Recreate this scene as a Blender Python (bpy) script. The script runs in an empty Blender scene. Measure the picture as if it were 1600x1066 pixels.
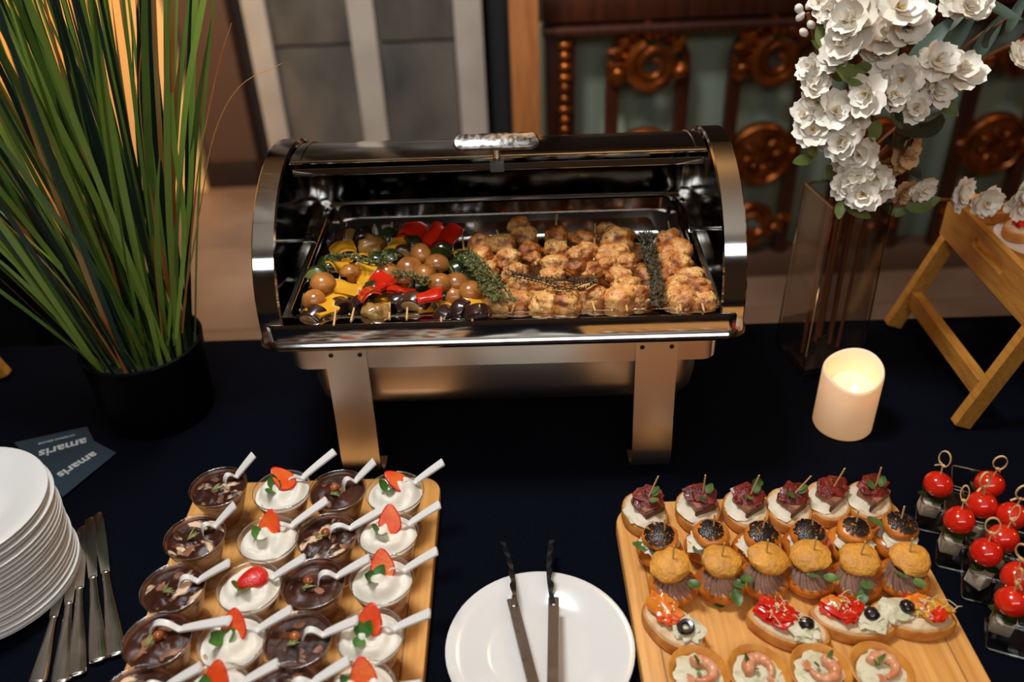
import bpy, bmesh, math, random
from math import sin, cos, pi, radians as RAD
from mathutils import Vector as V, Matrix as M4, noise
random.seed(7)
S = bpy.context.scene
COL = S.collection
T = 0.75                                   # table top height
# ---------------------------------------------------------------- camera
FPX, PITCH, ROLL, CAMH = 1400.0, RAD(34.5), RAD(2.5), 0.88
_F = V((0, cos(PITCH), -sin(PITCH))); _X = V((1, 0, 0)); _U = _X.cross(_F)
_R = cos(ROLL) * _X - sin(ROLL) * _U; _U2 = sin(ROLL) * _X + cos(ROLL) * _U
CAM = V((0, 0, T + CAMH))
cd = bpy.data.cameras.new('camera'); cam = bpy.data.objects.new('camera', cd); COL.objects.link(cam)
cd.sensor_width = 36; cd.lens = FPX / 1600 * 36; cd.clip_start = .02
cam.matrix_world = M4(((_R.x, _U2.x, -_F.x, CAM.x), (_R.y, _U2.y, -_F.y, CAM.y), (_R.z, _U2.z, -_F.z, CAM.z), (0, 0, 0, 1)))
cd.dof.use_dof = True; cd.dof.focus_distance = 1.13; cd.dof.aperture_fstop = 2.6
S.camera = cam
# ---------------------------------------------------------------- view, world, lights
S.view_settings.view_transform = 'Standard'; S.view_settings.look = 'None'
S.view_settings.gamma = 1; S.view_settings.use_curve_mapping = False
S.view_settings.exposure = 0.0
w = bpy.data.worlds.new('world'); S.world = w; w.use_nodes = True
w.node_tree.nodes['Background'].inputs[0].default_value = (.09, .065, .05, 1)
w.node_tree.nodes['Background'].inputs[1].default_value = .25
def lamp(name, kind, loc, energy, color, size=.1, target=None, spot=None, sizey=None):
    l = bpy.data.lights.new(name, kind); l.energy = energy; l.color = color
    if kind == 'AREA':
        l.size = size
        if sizey: l.shape = 'RECTANGLE'; l.size_y = sizey
    else: l.shadow_soft_size = size
    if kind == 'SPOT': l.spot_size = spot; l.spot_blend = .6
    o = bpy.data.objects.new(name, l); COL.objects.link(o); o.location = loc
    if target is not None: o.rotation_euler = (V(target) - V(loc)).to_track_quat('-Z', 'Y').to_euler()
    return o
lamp('ceiling_lamp', 'AREA', (-.35, .95, T + 2.0), 31, (.9, .95, .99), .4, (0, .9, T))
lamp('flash_bounce', 'AREA', (0, -1.0, T + 1.75), 19, (.92, .97, 1), 2.5, (0, 1.0, T), None, .45)
lamp('chandelier_light', 'POINT', (.35, 2.0, T + 1.75), 12, (1, .6, .26), .06)
lamp('side_lamp', 'POINT', (1.9, .9, T + .9), 9, (1, .58, .24), .12)
lamp('camera_flash', 'SPOT', (0, -.16, T + CAMH + .16), 38, (.9, .95, 1), .03, (0, -.05, 3), RAD(120))
lamp('wall_wash', 'SPOT', (-2.0, 2.45, .75 + T), 105, (1, .54, .18), .05, (-1.9, 3.6, T + .15), RAD(84))
lamp('backdrop_fill', 'SPOT', (-.5, 1.75, T + 1.85), 205, (1, .93, .85), .08, (-.28, 3.3, T - .1), RAD(58))  # unseen spot added to brighten the marble and the backdrop around it
# ---------------------------------------------------------------- pixel helpers
def ray(px, py): return _F + _R * ((px - 800) / FPX) + _U2 * ((533 - py) / FPX)
def P(px, py, z=0.0):
    d = ray(px, py); return CAM + d * ((z - CAMH) / d.z)
def D(px, py, y):
    d = ray(px, py); return CAM + d * (y / d.y)
# ---------------------------------------------------------------- materials
def lin(c): c /= 255; return c / 12.92 if c <= .04045 else ((c + .055) / 1.055) ** 2.4
def C(r, g, b): return (lin(r), lin(g), lin(b), 1)
def mat(name, col, rough=.5, metal=0, col2=None, scale=20, lo=.35, hi=.65, stretch=None, bump=0, bscale=None, detail=5,
        sss=0, sssr=.01, coat=0, emit=0, ecol=None, rnd=0, sheen=0, aniso=0, trans=0, col3=None, wave=False, spec=.5, rvar=0):
    m = bpy.data.materials.new(name); m.use_nodes = True
    nt = m.node_tree; N = nt.nodes; L = nt.links; b = N['Principled BSDF']; I = b.inputs
    I['Base Color'].default_value = col; I['Roughness'].default_value = rough; I['Metallic'].default_value = metal
    I['Specular IOR Level'].default_value = spec
    if sss: I['Subsurface Weight'].default_value = sss; I['Subsurface Radius'].default_value = (1, .6, .35); I['Subsurface Scale'].default_value = sssr
    if coat: I['Coat Weight'].default_value = coat; I['Coat Roughness'].default_value = .08
    if emit: I['Emission Color'].default_value = ecol or col; I['Emission Strength'].default_value = emit
    if sheen: I['Sheen Weight'].default_value = sheen
    if aniso: I['Anisotropic'].default_value = aniso
    if trans: I['Transmission Weight'].default_value = trans
    out = None
    if col2 is not None or bump or rvar:
        tc = N.new('ShaderNodeTexCoord'); mp = N.new('ShaderNodeMapping'); L.new(tc.outputs['Object'], mp.inputs[0])
        if stretch: mp.inputs['Scale'].default_value = stretch
        oi = N.new('ShaderNodeObjectInfo'); ml = N.new('ShaderNodeMath'); ml.operation = 'MULTIPLY'; ml.inputs[1].default_value = 37.0
        L.new(oi.outputs['Random'], ml.inputs[0]); L.new(ml.outputs[0], mp.inputs['Location'])
        nz = N.new('ShaderNodeTexNoise'); nz.inputs['Scale'].default_value = scale; nz.inputs['Detail'].default_value = detail
        L.new(mp.outputs[0], nz.inputs['Vector'])
        if col2 is not None:
            r = N.new('ShaderNodeValToRGB'); L.new(nz.outputs['Fac'], r.inputs[0])
            e = r.color_ramp.elements; e[0].position = lo; e[0].color = col; e[1].position = hi; e[1].color = col2
            if col3 is not None:
                x = e.new(min(.99, hi + .12)); x.color = col3
            out = r.outputs[0]
        if rvar:
            mr = N.new('ShaderNodeMapRange'); mr.inputs['To Min'].default_value = max(.02, rough - rvar); mr.inputs['To Max'].default_value = rough + rvar
            mr.inputs['From Min'].default_value = .3; mr.inputs['From Max'].default_value = .7
            L.new(nz.outputs['Fac'], mr.inputs['Value']); L.new(mr.outputs[0], I['Roughness'])
        if bump:
            n2 = nz
            if bscale:
                n2 = N.new('ShaderNodeTexNoise'); n2.inputs['Scale'].default_value = bscale; n2.inputs['Detail'].default_value = 4; L.new(mp.outputs[0], n2.inputs['Vector'])
            bp = N.new('ShaderNodeBump'); bp.inputs['Strength'].default_value = bump; bp.inputs['Distance'].default_value = .004
            L.new(n2.outputs['Fac'], bp.inputs['Height']); L.new(bp.outputs[0], I['Normal'])
    if rnd:
        hs = N.new('ShaderNodeHueSaturation'); oi = N.new('ShaderNodeObjectInfo'); mr = N.new('ShaderNodeMapRange')
        mr.inputs['To Min'].default_value = 1 - rnd; mr.inputs['To Max'].default_value = 1 + rnd
        L.new(oi.outputs['Random'], mr.inputs['Value']); L.new(mr.outputs[0], hs.inputs['Value'])
        if out: L.new(out, hs.inputs['Color'])
        else: hs.inputs['Color'].default_value = col
        out = hs.outputs[0]
    if out: L.new(out, I['Base Color'])
    return m
def thin_glass(name, tint=(.96, .95, .93, 1), rough=.03, base=.05, edge=.75):
    # a thin wall: fresnel gloss over plain transparency
    m = bpy.data.materials.new(name); m.use_nodes = True; nt = m.node_tree; N = nt.nodes; L = nt.links
    N.remove(N['Principled BSDF']); o = N['Material Output']
    t = N.new('ShaderNodeBsdfTransparent'); t.inputs[0].default_value = tint
    g = N.new('ShaderNodeBsdfGlossy'); g.inputs['Roughness'].default_value = rough
    lw = N.new('ShaderNodeLayerWeight'); lw.inputs[0].default_value = .25
    mr = N.new('ShaderNodeMapRange'); mr.inputs['To Min'].default_value = base; mr.inputs['To Max'].default_value = edge
    mx = N.new('ShaderNodeMixShader'); L.new(lw.outputs['Facing'], mr.inputs['Value']); L.new(mr.outputs[0], mx.inputs[0])
    L.new(t.outputs[0], mx.inputs[1]); L.new(g.outputs[0], mx.inputs[2]); L.new(mx.outputs[0], o.inputs[0])
    return m
def wood(name, c1, c2, scale=9, stretch=(14, 1, 14), rough=.42, rings=True, rnd=0):
    return mat(name, c1, rough, 0, c2, scale, .3, .7, stretch, .08, None, 8, rnd=rnd)
# ---------------------------------------------------------------- geometry builder
_ICO = {}
def ico(sub):
    if sub not in _ICO:
        b = bmesh.new(); bmesh.ops.create_icosphere(b, subdivisions=sub, radius=1)
        _ICO[sub] = ([v.co.copy() for v in b.verts], [tuple(v.index for v in f.verts) for f in b.faces]); b.free()
    return _ICO[sub]
_BOX = {}
def bbox(sx, sy, sz, bev, seg=2):
    k = (round(sx, 5), round(sy, 5), round(sz, 5), bev, seg)
    if k not in _BOX:
        b = bmesh.new(); bmesh.ops.create_cube(b, size=1)
        for v in b.verts: v.co = V((v.co.x * sx, v.co.y * sy, v.co.z * sz))
        if bev: bmesh.ops.bevel(b, geom=b.edges[:], offset=bev, segments=seg, affect='EDGES', profile=.6)
        b.verts.index_update()
        _BOX[k] = ([v.co.copy() for v in b.verts], [tuple(v.index for v in f.verts) for f in b.faces]); b.free()
    return _BOX[k]
def frame(x, z=None):
    """rotation matrix with local Z along x"""
    return V(x).to_track_quat('Z', 'Y').to_matrix().to_4x4()
class G:
    def __init__(s): s.v = []; s.f = []; s.m = []
    def add(s, vs, fs, mi=0, mx=None):
        n = len(s.v)
        s.v += [(mx @ V(v)) if mx is not None else V(v) for v in vs]
        s.f += [tuple(i + n for i in f) for f in fs]; s.m += [mi] * len(fs); return s
    def box(s, c, size, bev=0, mi=0, rot=None, seg=2):
        mx = M4.Translation(V(c)) @ (rot if rot is not None else M4.Identity(4))
        return s.add(*bbox(*size, bev, seg), mi, mx)
    def tube(s, path, r, n=8, mi=0, cap=True):
        path = [V(p) for p in path]; k = len(path); rs = r if isinstance(r, (list, tuple)) else [r] * k
        t0 = (path[1] - path[0]).normalized(); a = t0.orthogonal().normalized(); vs = []; fs = []
        for i, p in enumerate(path):
            t = (path[min(i + 1, k - 1)] - path[max(i - 1, 0)]).normalized()
            a = (a - t * a.dot(t)).normalized(); b = t.cross(a)
            vs += [p + (a * cos(2 * pi * j / n) + b * sin(2 * pi * j / n)) * rs[i] for j in range(n)]
        for i in range(k - 1):
            for j in range(n): fs.append((i * n + j, i * n + (j + 1) % n, (i + 1) * n + (j + 1) % n, (i + 1) * n + j))
        if cap: fs += [tuple(range(n - 1, -1, -1)), tuple(range((k - 1) * n, k * n))]
        return s.add(vs, fs, mi)
    def lathe(s, prof, n=28, mi=0, mx=None, cap=False):
        vs = []; fs = []; idx = []
        for r, z in prof:
            if r < 1e-6: idx.append([len(vs)] * n); vs.append(V((0, 0, z)))
            else:
                idx.append(list(range(len(vs), len(vs) + n))); vs += [V((r * cos(2 * pi * j / n), r * sin(2 * pi * j / n), z)) for j in range(n)]
        for A, B in zip(idx, idx[1:]):
            for j in range(n):
                q = []
                for i in (A[j], A[(j + 1) % n], B[(j + 1) % n], B[j]):
                    if i not in q: q.append(i)
                if len(q) > 2: fs.append(tuple(q))
        return s.add(vs, fs, mi, mx)
    def sweep(s, path, sec, side=None, scl=None, mi=0, closed_path=False, cap=True):
        """sec: list of (a,b): a along side, b along normal; path of points"""
        path = [V(p) for p in path]; k = len(path); n = len(sec); vs = []; fs = []
        a = None
        for i, p in enumerate(path):
            if closed_path: t = path[(i + 1) % k] - path[i - 1]
            else: t = path[min(i + 1, k - 1)] - path[max(i - 1, 0)]
            t.normalize()
            if side is not None:
                sd = V(side[i]) if isinstance(side, list) else V(side); a = (sd - t * sd.dot(t)).normalized()
            else:
                a = t.orthogonal().normalized() if a is None else (a - t * a.dot(t)).normalized()
            nn = a.cross(t); sc = scl[i] if scl else 1
            sa, sb = sc if isinstance(sc, tuple) else (sc, sc)
            vs += [p + a * (x * sa) + nn * (y * sb) for x, y in sec]
        m = k if closed_path else k - 1
        for i in range(m):
            for j in range(n): fs.append((i * n + j, i * n + (j + 1) % n, ((i + 1) % k) * n + (j + 1) % n, ((i + 1) % k) * n + j))
        if cap and not closed_path: fs += [tuple(range(n - 1, -1, -1)), tuple(range((k - 1) * n, k * n))]
        return s.add(vs, fs, mi)
    def blob(s, c, r, seed=0, amp=.15, freq=1.6, sub=3, rot=None, mi=0, flat=None, amp2=0, f2=6):
        vs, fs = ico(sub); r = V(r) if not isinstance(r, (int, float)) else V((r, r, r)); o = V((seed * 7.31 % 91, seed * 3.7 % 53, seed * 1.93 % 37))
        out = []
        for v in vs:
            d = 1 + amp * noise.noise(v * freq + o) * 2 + (amp2 * noise.noise(v * f2 + o) * 2 if amp2 else 0)
            q = V((v.x * r.x * d, v.y * r.y * d, v.z * r.z * d))
            if flat is not None and q.z < flat: q.z = flat + (q.z - flat) * .1
            out.append(q)
        mx = M4.Translation(V(c)) @ (rot if rot is not None else M4.Identity(4))
        return s.add(out, fs, mi, mx)
    def prism(s, pts, z0, z1, bev=0, mi=0, mx=None, bot=True):
        """pts ccw outline; bevelled top (and a slight lower) rim"""
        n = len(pts); cx = sum(p[0] for p in pts) / n; cy = sum(p[1] for p in pts) / n
        def ring(ins, z):
            o = []
            for x, y in pts:
                d = math.hypot(x - cx, y - cy) or 1; k = (d - ins) / d
                o.append(V((cx + (x - cx) * k, cy + (y - cy) * k, z)))
            return o
        rings = [ring(bev * .7, z0), ring(0, z0 + bev * .7)] if bev else [ring(0, z0)]
        rings += [ring(0, z1 - bev), ring(bev * .35, z1 - bev * .3), ring(bev, z1)] if bev else [ring(0, z1)]
        vs = [v for r in rings for v in r]; fs = []
        for i in range(len(rings) - 1):
            for j in range(n): fs.append((i * n + j, i * n + (j + 1) % n, (i + 1) * n + (j + 1) % n, (i + 1) * n + j))
        k = len(rings) - 1
        fs.append(tuple(range(k * n, k * n + n)))
        if bot: fs.append(tuple(range(n - 1, -1, -1)))
        return s.add(vs, fs, mi, mx)
    def grid(s, fn, nu, nv, mi=0, mx=None, wrap=False):
        vs = [V(fn(i / nu, j / nv)) for i in range(nu + 1) for j in range(nv + 1)]
        fs = [(i * (nv + 1) + j, (i + 1) * (nv + 1) + j, (i + 1) * (nv + 1) + j + 1, i * (nv + 1) + j + 1) for i in range(nu) for j in range(nv)]
        return s.add(vs, fs, mi, mx)
    def mesh(s, name, mats, smooth=True, angle=None):
        me = bpy.data.meshes.new(name); me.from_pydata([tuple(v) for v in s.v], [], s.f)
        for m in (mats if isinstance(mats, (list, tuple)) else [mats]): me.materials.append(m)
        if any(s.m): me.polygons.foreach_set('material_index', s.m)
        if smooth:
            me.polygons.foreach_set('use_smooth', [True] * len(s.f))
            if angle: me.set_sharp_from_angle(angle=RAD(angle))
        me.update(); return me
def obj(name, g, mats=None, parent=None, loc=(0, 0, 0), rot=(0, 0, 0), smooth=True, angle=40):
    me = g.mesh(name, mats, smooth, angle) if isinstance(g, G) else g
    o = bpy.data.objects.new(name, me); COL.objects.link(o); o.parent = parent; o.location = loc; o.rotation_euler = rot
    return o
def tag(o, label, cat, group=None):
    o['label'] = label; o['category'] = cat
    if group: o['group'] = group
    return o
def thing(name, label, cat, loc=(0, 0, 0), rotz=0, group=None):
    o = bpy.data.objects.new(name, None); COL.objects.link(o); o.location = loc; o.rotation_euler = (0, 0, rotz)
    o.empty_display_size = .02
    return tag(o, label, cat, group)
def struct(o): o['kind'] = 'structure'; return o
def rrect(w, d, r, n=6):
    pts = []
    for cx, cy, a0 in ((w / 2 - r, d / 2 - r, 0), (-w / 2 + r, d / 2 - r, 90), (-w / 2 + r, -d / 2 + r, 180), (w / 2 - r, -d / 2 + r, 270)):
        for i in range(n + 1):
            a = RAD(a0 + 90 * i / n); pts.append((cx + r * cos(a), cy + r * sin(a), cos(a), sin(a)))
    return pts
def rr_sweep(g, w, d, r, prof, closed=False, n=6, mi=0):
    """rounded rectangle swept by a profile of (outset, z)"""
    loop = rrect(w, d, r, n); N = len(loop)
    vs = [V((x + nx * o, y + ny * o, z)) for o, z in prof for x, y, nx, ny in loop]; fs = []
    K = len(prof)
    for i in range(K if closed else K - 1):
        i2 = (i + 1) % K
        for j in range(N): fs.append((i * N + j, i * N + (j + 1) % N, i2 * N + (j + 1) % N, i2 * N + j))
    return g.add(vs, fs, mi)
def bez(p, n=12):
    """smooth curve through points (Catmull-Rom)"""
    p = [V(q) for q in p]; q = [p[0] * 2 - p[1]] + p + [p[-1] * 2 - p[-2]]; out = []
    for i in range(1, len(q) - 2):
        for k in range(n):
            t = k / n; a, b, c, d = q[i - 1:i + 3]
            out.append(.5 * ((2 * b) + (c - a) * t + (2 * a - 5 * b + 4 * c - d) * t * t + (3 * b - a - 3 * c + d) * t ** 3))
    return out + [p[-1]]
def leaf(g, L, W, curl=.3, cup=.25, tip=1.0, mi=0, mx=None, nu=6, nv=4, wavy=0):
    """a leaf or petal along +Y from the origin, facing +Z"""
    def f(u, v):
        y = u * L; ww = W * (sin(pi * min(1, u ** .8 * .94 + .04)) ** tip) * .5; s = v * 2 - 1
        return (s * ww, y * cos(curl * u), L * sin(curl * u * .9) * u * .7 + cup * abs(s) ** 1.5 * ww + wavy * sin(u * 9 + s * 4) * W * .06)
    return g.grid(f, nu, nv, mi, mx)
# ---------------------------------------------------------------- palette
NAVY = mat('navy_cloth', C(5, 7, 15), .95, 0, C(8, 11, 21), 500, .35, .65, None, .12, 900, spec=.06)
STEEL = mat('polished_steel', (.62, .6, .57, 1), .09, 1, None, 30, rvar=.03)
DSTEEL = mat('dimmed_steel', (.1, .096, .092, 1), .12, 1, None, 30, rvar=.05)  # steel darkened in colour so the cover's inside looks dim
BRUSH = mat('brushed_steel', (.66, .6, .53, 1), .3, 1, None, 60, rvar=.025, stretch=(1, 20, 20), aniso=.3)
LEGST = mat('leg_steel', (.7, .64, .56, 1), .34, 1)
BLACKP = mat('black_glaze', C(9, 9, 11), .3)
BAMB = mat('bamboo_board', C(236, 172, 94), .4, 0, C(206, 138, 66), 6, .3, .75, (26, 1.3, 20), .03, None, 8)
TRAYW = mat('tray_wood', C(200, 138, 58), .45, 0, C(164, 104, 38), 7, .3, .75, (20, 3, 20), .03, None, 8)
CHINA = mat('white_china', C(226, 222, 216), .12, spec=.55, coat=.3)
# ---------------------------------------------------------------- room shell
FLOORM = mat('floor_joint', C(70, 52, 40), .8)
TILE = mat('floor_stone', C(160, 132, 110), .4, 0, C(122, 96, 78), 2.2, .35, .7, None, .05, rnd=.07)
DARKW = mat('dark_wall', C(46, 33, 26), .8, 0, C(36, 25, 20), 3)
fl = struct(obj('floor', G().box((0, .8, -.03), (7.2, 6.4, .06)), FLOORM, smooth=False))
tg = G().prism([(-.297, -.297), (.297, -.297), (.297, .297), (-.297, .297)], 0, .006, .003).mesh('tile', TILE, False)
for i in range(-5, 5):
    for j in range(0, 4):
        obj('tile', tg, None, fl, (i * .6 + .12, 1.6 + j * .6, 0.0), smooth=False)
struct(obj('wall_back', G().box((0, 3.95, 1.45), (7.2, .1, 2.98)), DARKW, smooth=False))
struct(obj('wall_left', G().box((-3.55, .8, 1.45), (.1, 6.3, 2.98)), mat('left_wall', C(120, 92, 66), .8), smooth=False))
struct(obj('wall_right', G().box((3.55, .8, 1.45), (.1, 6.3, 2.98)), mat('right_wall', C(120, 92, 66), .8), smooth=False))
struct(obj('wall_front', G().box((0, -2.35, 1.45), (7.2, .1, 2.98)), mat('front_wall', C(110, 86, 64), .8), smooth=False))
struct(obj('ceiling', G().box((0, .8, 2.99), (7.2, 6.4, .08)), mat('ceiling_paint', C(214, 202, 186), .9), smooth=False))
# marble pilaster behind the buffet
YW = 3.6
MARB = mat('grey_marble', C(66, 67, 65), .3, 0, C(106, 99, 91), 3.6, .3, .72, (1.6, 1, .8), 0, None, 9, col3=C(54, 55, 54), rnd=.1)
MARBL = mat('pale_stone', C(182, 175, 165), .4, 0, C(166, 158, 148), 4, rnd=.03)
xs = [D(x, 0, YW).x for x in (375, 412, 540, 582, 707, 752)]
pil = thing('marble_pilaster', 'grey marble wall panel with pale stone strips behind the chafing dish', 'wall panel', (0, YW, 0))
zj = D(450, 76, YW).z
obj('core', G().box(((xs[0] + xs[5]) / 2, .16, 1.45), (xs[5] - xs[0] - .02, .2, 2.9)), MARBL, pil, smooth=False)
for a, b in ((0, 1), (2, 3), (4, 5)):
    obj('strip', G().box(((xs[a] + xs[b]) / 2, .03, 1.45), (xs[b] - xs[a], .07, 2.9), .006), MARBL, pil)
for a, b in ((1, 2), (3, 4)):
    for z0, z1 in ((.004, zj - .62), (zj - .61, zj - .006), (zj + .006, zj + .6), (zj + .61, 2.89)):
        obj('panel', G().box(((xs[a] + xs[b]) / 2, .045, (z0 + z1) / 2), (xs[b] - xs[a] - .008, .05, z1 - z0), .004), MARB, pil)
# lit cream wall, brown door and dark recess on the left
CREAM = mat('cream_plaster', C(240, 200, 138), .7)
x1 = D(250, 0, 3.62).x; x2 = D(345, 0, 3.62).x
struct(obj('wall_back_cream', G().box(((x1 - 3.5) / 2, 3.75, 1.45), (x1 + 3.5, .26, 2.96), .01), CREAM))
dr = struct(obj('door_1', G().box(((x1 + x2) / 2, 3.72, 1.1), (x2 - x1 - .01, .1, 2.19), .006), mat('brown_door', C(80, 58, 46), .6)))
obj('door_panel', G().box(((x1 + x2) / 2, 3.66, 1.5), (x2 - x1 - .1, .03, .9), .008), mat('brown_door_panel', C(74, 53, 42), .6), dr)
struct(obj('baseboard_back', G().box(((x1 + x2) / 2, 3.655, .06), (x2 - x1 - .01, .03, .115), .006), mat('dark_base', C(30, 18, 12), .5)))
# black drape at the far left and the dark drape right of the marble
def drape(name, label, x0, x1, y, z1, m, n=7, amp=.02):
    g = G(); K = n * 8
    path = [V((x0 + (x1 - x0) * i / K, y + amp * sin(i / 8 * 2 * pi), .005)) for i in range(K + 1)]
    path += [V((p.x, p.y + .012, p.z)) for p in reversed(path)]
    vs = []; N = len(path)
    for z in (.005, z1): vs += [V((p.x, p.y, z)) for p in path]
    g.add(vs, [(i, (i + 1) % N, N + (i + 1) % N, N + i) for i in range(N)])
    h = N // 2
    for o in (0, N): g.add([vs[o + i] for i in range(N)], [(i, i + 1, N - 2 - i, N - 1 - i) for i in range(h - 1)])
    return tag(obj(name, g, m), label, 'curtain')
BLK = mat('black_drape', C(8, 8, 9), .95, spec=.1)
xl = D(112, 525, 1.75).x
drape('black_curtain', 'black cloth drape hanging at the far left behind the grass plant', xl - .9, xl, 1.75, 2.3, BLK)
xa, xb = D(757, 0, 3.5).x, D(800, 0, 3.5).x
drape('navy_curtain', 'narrow dark navy curtain between marble panel and carved balustrade', xa + .01, xb + .12, 3.5, 2.6, mat('navy_drape', C(14, 17, 22), .9), 3, .015)
# ---------------------------------------------------------------- carved balustrade
YB = 2.72
BRZ = mat('gilded_wood', C(150, 80, 26), .3, .75, C(70, 30, 10), 14, .35, .7, None, .2, 40)
MAHO = mat('mahogany', C(64, 28, 12), .35, 0, C(40, 16, 8), 6, .3, .7, (8, 8, 1))
ORW = mat('golden_oak_post', C(156, 98, 50), .5, 0, C(124, 74, 36), 6, .3, .7, (8, 8, 1))
GRN = mat('sage_panel', C(142, 152, 132), .7)
def dx(px, py): return D(px, py, YB).x
def dz(px, py): return D(px, py, YB).z
bal = thing('carved_balustrade', 'carved dark wood balustrade with gilded scroll arches and sage green backing', 'balustrade', (0, YB, 0))
zt = dz(1000, 44); ztop = dz(1000, -26)
XE = 2.4
obj('top_rail', G().box(((dx(845, 20) + XE) / 2, 0, (zt + ztop) / 2 + .02), (XE - dx(845, 20), .09, ztop - zt - .03), .012), MAHO, bal)
obj('rail_moulding', G().box(((dx(845, 20) + XE) / 2, -.02, zt + .012), (XE - dx(845, 20), .08, .026), .01), MAHO, bal)
obj('backing_panel', G().box(((dx(845, 20) + XE) / 2, .13, zt / 2 + .02), (XE - dx(845, 20), .03, zt - .06), .003), GRN, bal)
obj('bottom_rail', G().box(((dx(845, 20) + XE) / 2, .02, .05), (XE - dx(845, 20), .1, .09), .012), mat('rail_base', C(92, 66, 50), .6), bal)
po = thing('newel_post', 'golden oak newel post at the left end of carved balustrade', 'post', ((dx(800, 0) + dx(845, 0)) / 2, YB, 0))
pw = dx(845, 0) - dx(800, 0)
obj('shaft', G().box((-.012, -.09, .65), (pw, pw, 1.3), .008), ORW, po); obj('plinth', G().box((-.012, -.09, .09), (pw + .012, pw + .02, .18), .01), ORW, po)
# carved stile with beads next to the post
xs0 = (dx(850, 60) + dx(900, 60)) / 2; sw = dx(900, 60) - dx(852, 60)
obj('stile', G().box((xs0, .01, zt / 2), (sw, .07, zt), .012), MAHO, bal)
g = G()
for k in range(9):
    g.blob((xs0 + .012, -.035, zt - .03 - k * .033), (.017 if k % 3 else .024, .014, .016), k, .1, 2, 2)
obj('carved_beading', g, BRZ, bal)
def arch_bay(xc, wd, zt):
    """one bay: hooped frame, scroll, medallion and lower scroll"""
    h = wd / 2; zb = .09; r = h
    path = [V((xc - h, 0, zb)), V((xc - h, 0, zt - r - .01))]
    path += [V((xc - h * cos(a), 0, zt - r + (r - .012) * sin(a))) for a in [pi * i / 14 for i in range(1, 14)]]
    path += [V((xc + h, 0, zt - r - .01)), V((xc + h, 0, zb))]
    g = G().sweep(path, [(-.018, -.02), (.018, -.02), (.022, 0), (.018, .02), (-.018, .02), (-.022, 0)], side=(0, 1, 0))
    obj('hoop', g, MAHO, bal)
    rs = h * .7; zc = zt - h * .98
    sp = [V((xc + rs * (1 - .052 * i / 2) * cos(RAD(110 + i * 24)) + .01, -.028, zc + rs * (1 - .052 * i / 2) * sin(RAD(110 + i * 24)))) for i in range(0, 30)]
    g = G().tube(sp, [.021 - .0004 * i for i in range(30)], 8)
    obj('scroll', g, BRZ, bal)
    for k in range(9):
        a = RAD(35 + k * 21); rr = h * .98
        obj('acanthus_leaf', G().blob((xc + rr * .95 * cos(a), -.026, zc + rr * sin(a) + .005), (.03, .02, .021), k + 3, .3, 2, 2, M4.Rotation(-a, 4, 'Y')), BRZ, bal)
    for q in (-1, 1):
        obj('rosette', G().blob((xc + q * h * .86, -.03, zc - h * .18), (.026, .02, .026), 5 + q, .15, 3, 2), BRZ, bal)
    zm = dz(1195, 238)
    g = G().lathe([(0, .036), (h * .34, .034), (h * .6, .026), (h * .78, .02), (h * .86, .03), (h * .96, .024), (h * .98, 0)], 30, 0, M4.Translation((xc, 0, zm)) @ M4.Rotation(pi / 2, 4, 'X'))
    obj('medallion', g, BRZ, bal)
    for k in range(8):
        a = k * pi / 4 + .2
        obj('petal_boss', G().blob((xc + h * .42 * cos(a), -.036, zm + h * .42 * sin(a)), (.02, .012, .014), k, .2, 2, 2, M4.Rotation(-a, 4, 'Y')), BRZ, bal)
    for q in (-1, 1):
        obj('rosette', G().blob((xc + q * h * .95, -.022, zm), (.026, .02, .03), 8 + q, .2, 3, 2), BRZ, bal)
    zl = .2
    sp = [V((xc + rs * (1 - .026 * i) * cos(RAD(-70 - i * 24)), -.026, zl + .02 + rs * (1 - .026 * i) * sin(RAD(-70 - i * 24)))) for i in range(0, 28)]
    obj('scroll', G().tube(sp, .017, 8), BRZ, bal)
    for k in range(7):
        a = RAD(180 + k * 30); rr = h * .95
        obj('acanthus_leaf', G().blob((xc + rr * cos(a), -.022, zl + .03 + rr * .8 * sin(a) * .7), (.03, .02, .02), k + 13, .3, 2, 2, M4.Rotation(-a, 4, 'Y')), BRZ, bal)
w0 = dx(1068, 100) - dx(957, 100); x0c = (dx(1068, 100) + dx(957, 100)) / 2; pitch = (dx(1258, 100) + dx(1150, 100)) / 2 - x0c
for k in range(5): arch_bay(x0c + k * pitch, w0, zt)
# ---------------------------------------------------------------- table with navy cloth
tb = thing('buffet_table', 'long buffet table under a dark navy velvet cloth', 'table', (0, .72, 0), RAD(-1.2))
g = G().box((0, 0, T - .021), (3.4, 1.17, .02), .004)
obj('table_board', g, mat('table_board', C(60, 44, 30), .6), tb, smooth=False)
for sx in (-1, 1):
    for sy in (-1, 1): obj('leg', G().box((sx * 1.5, sy * .5, (T - .032) / 2), (.05, .05, T - .034), .006), mat('table_leg', C(40, 40, 42), .5), tb)
g = G(); N = 160; loop = rrect(3.42, 1.19, .02, 3); per = []
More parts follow.
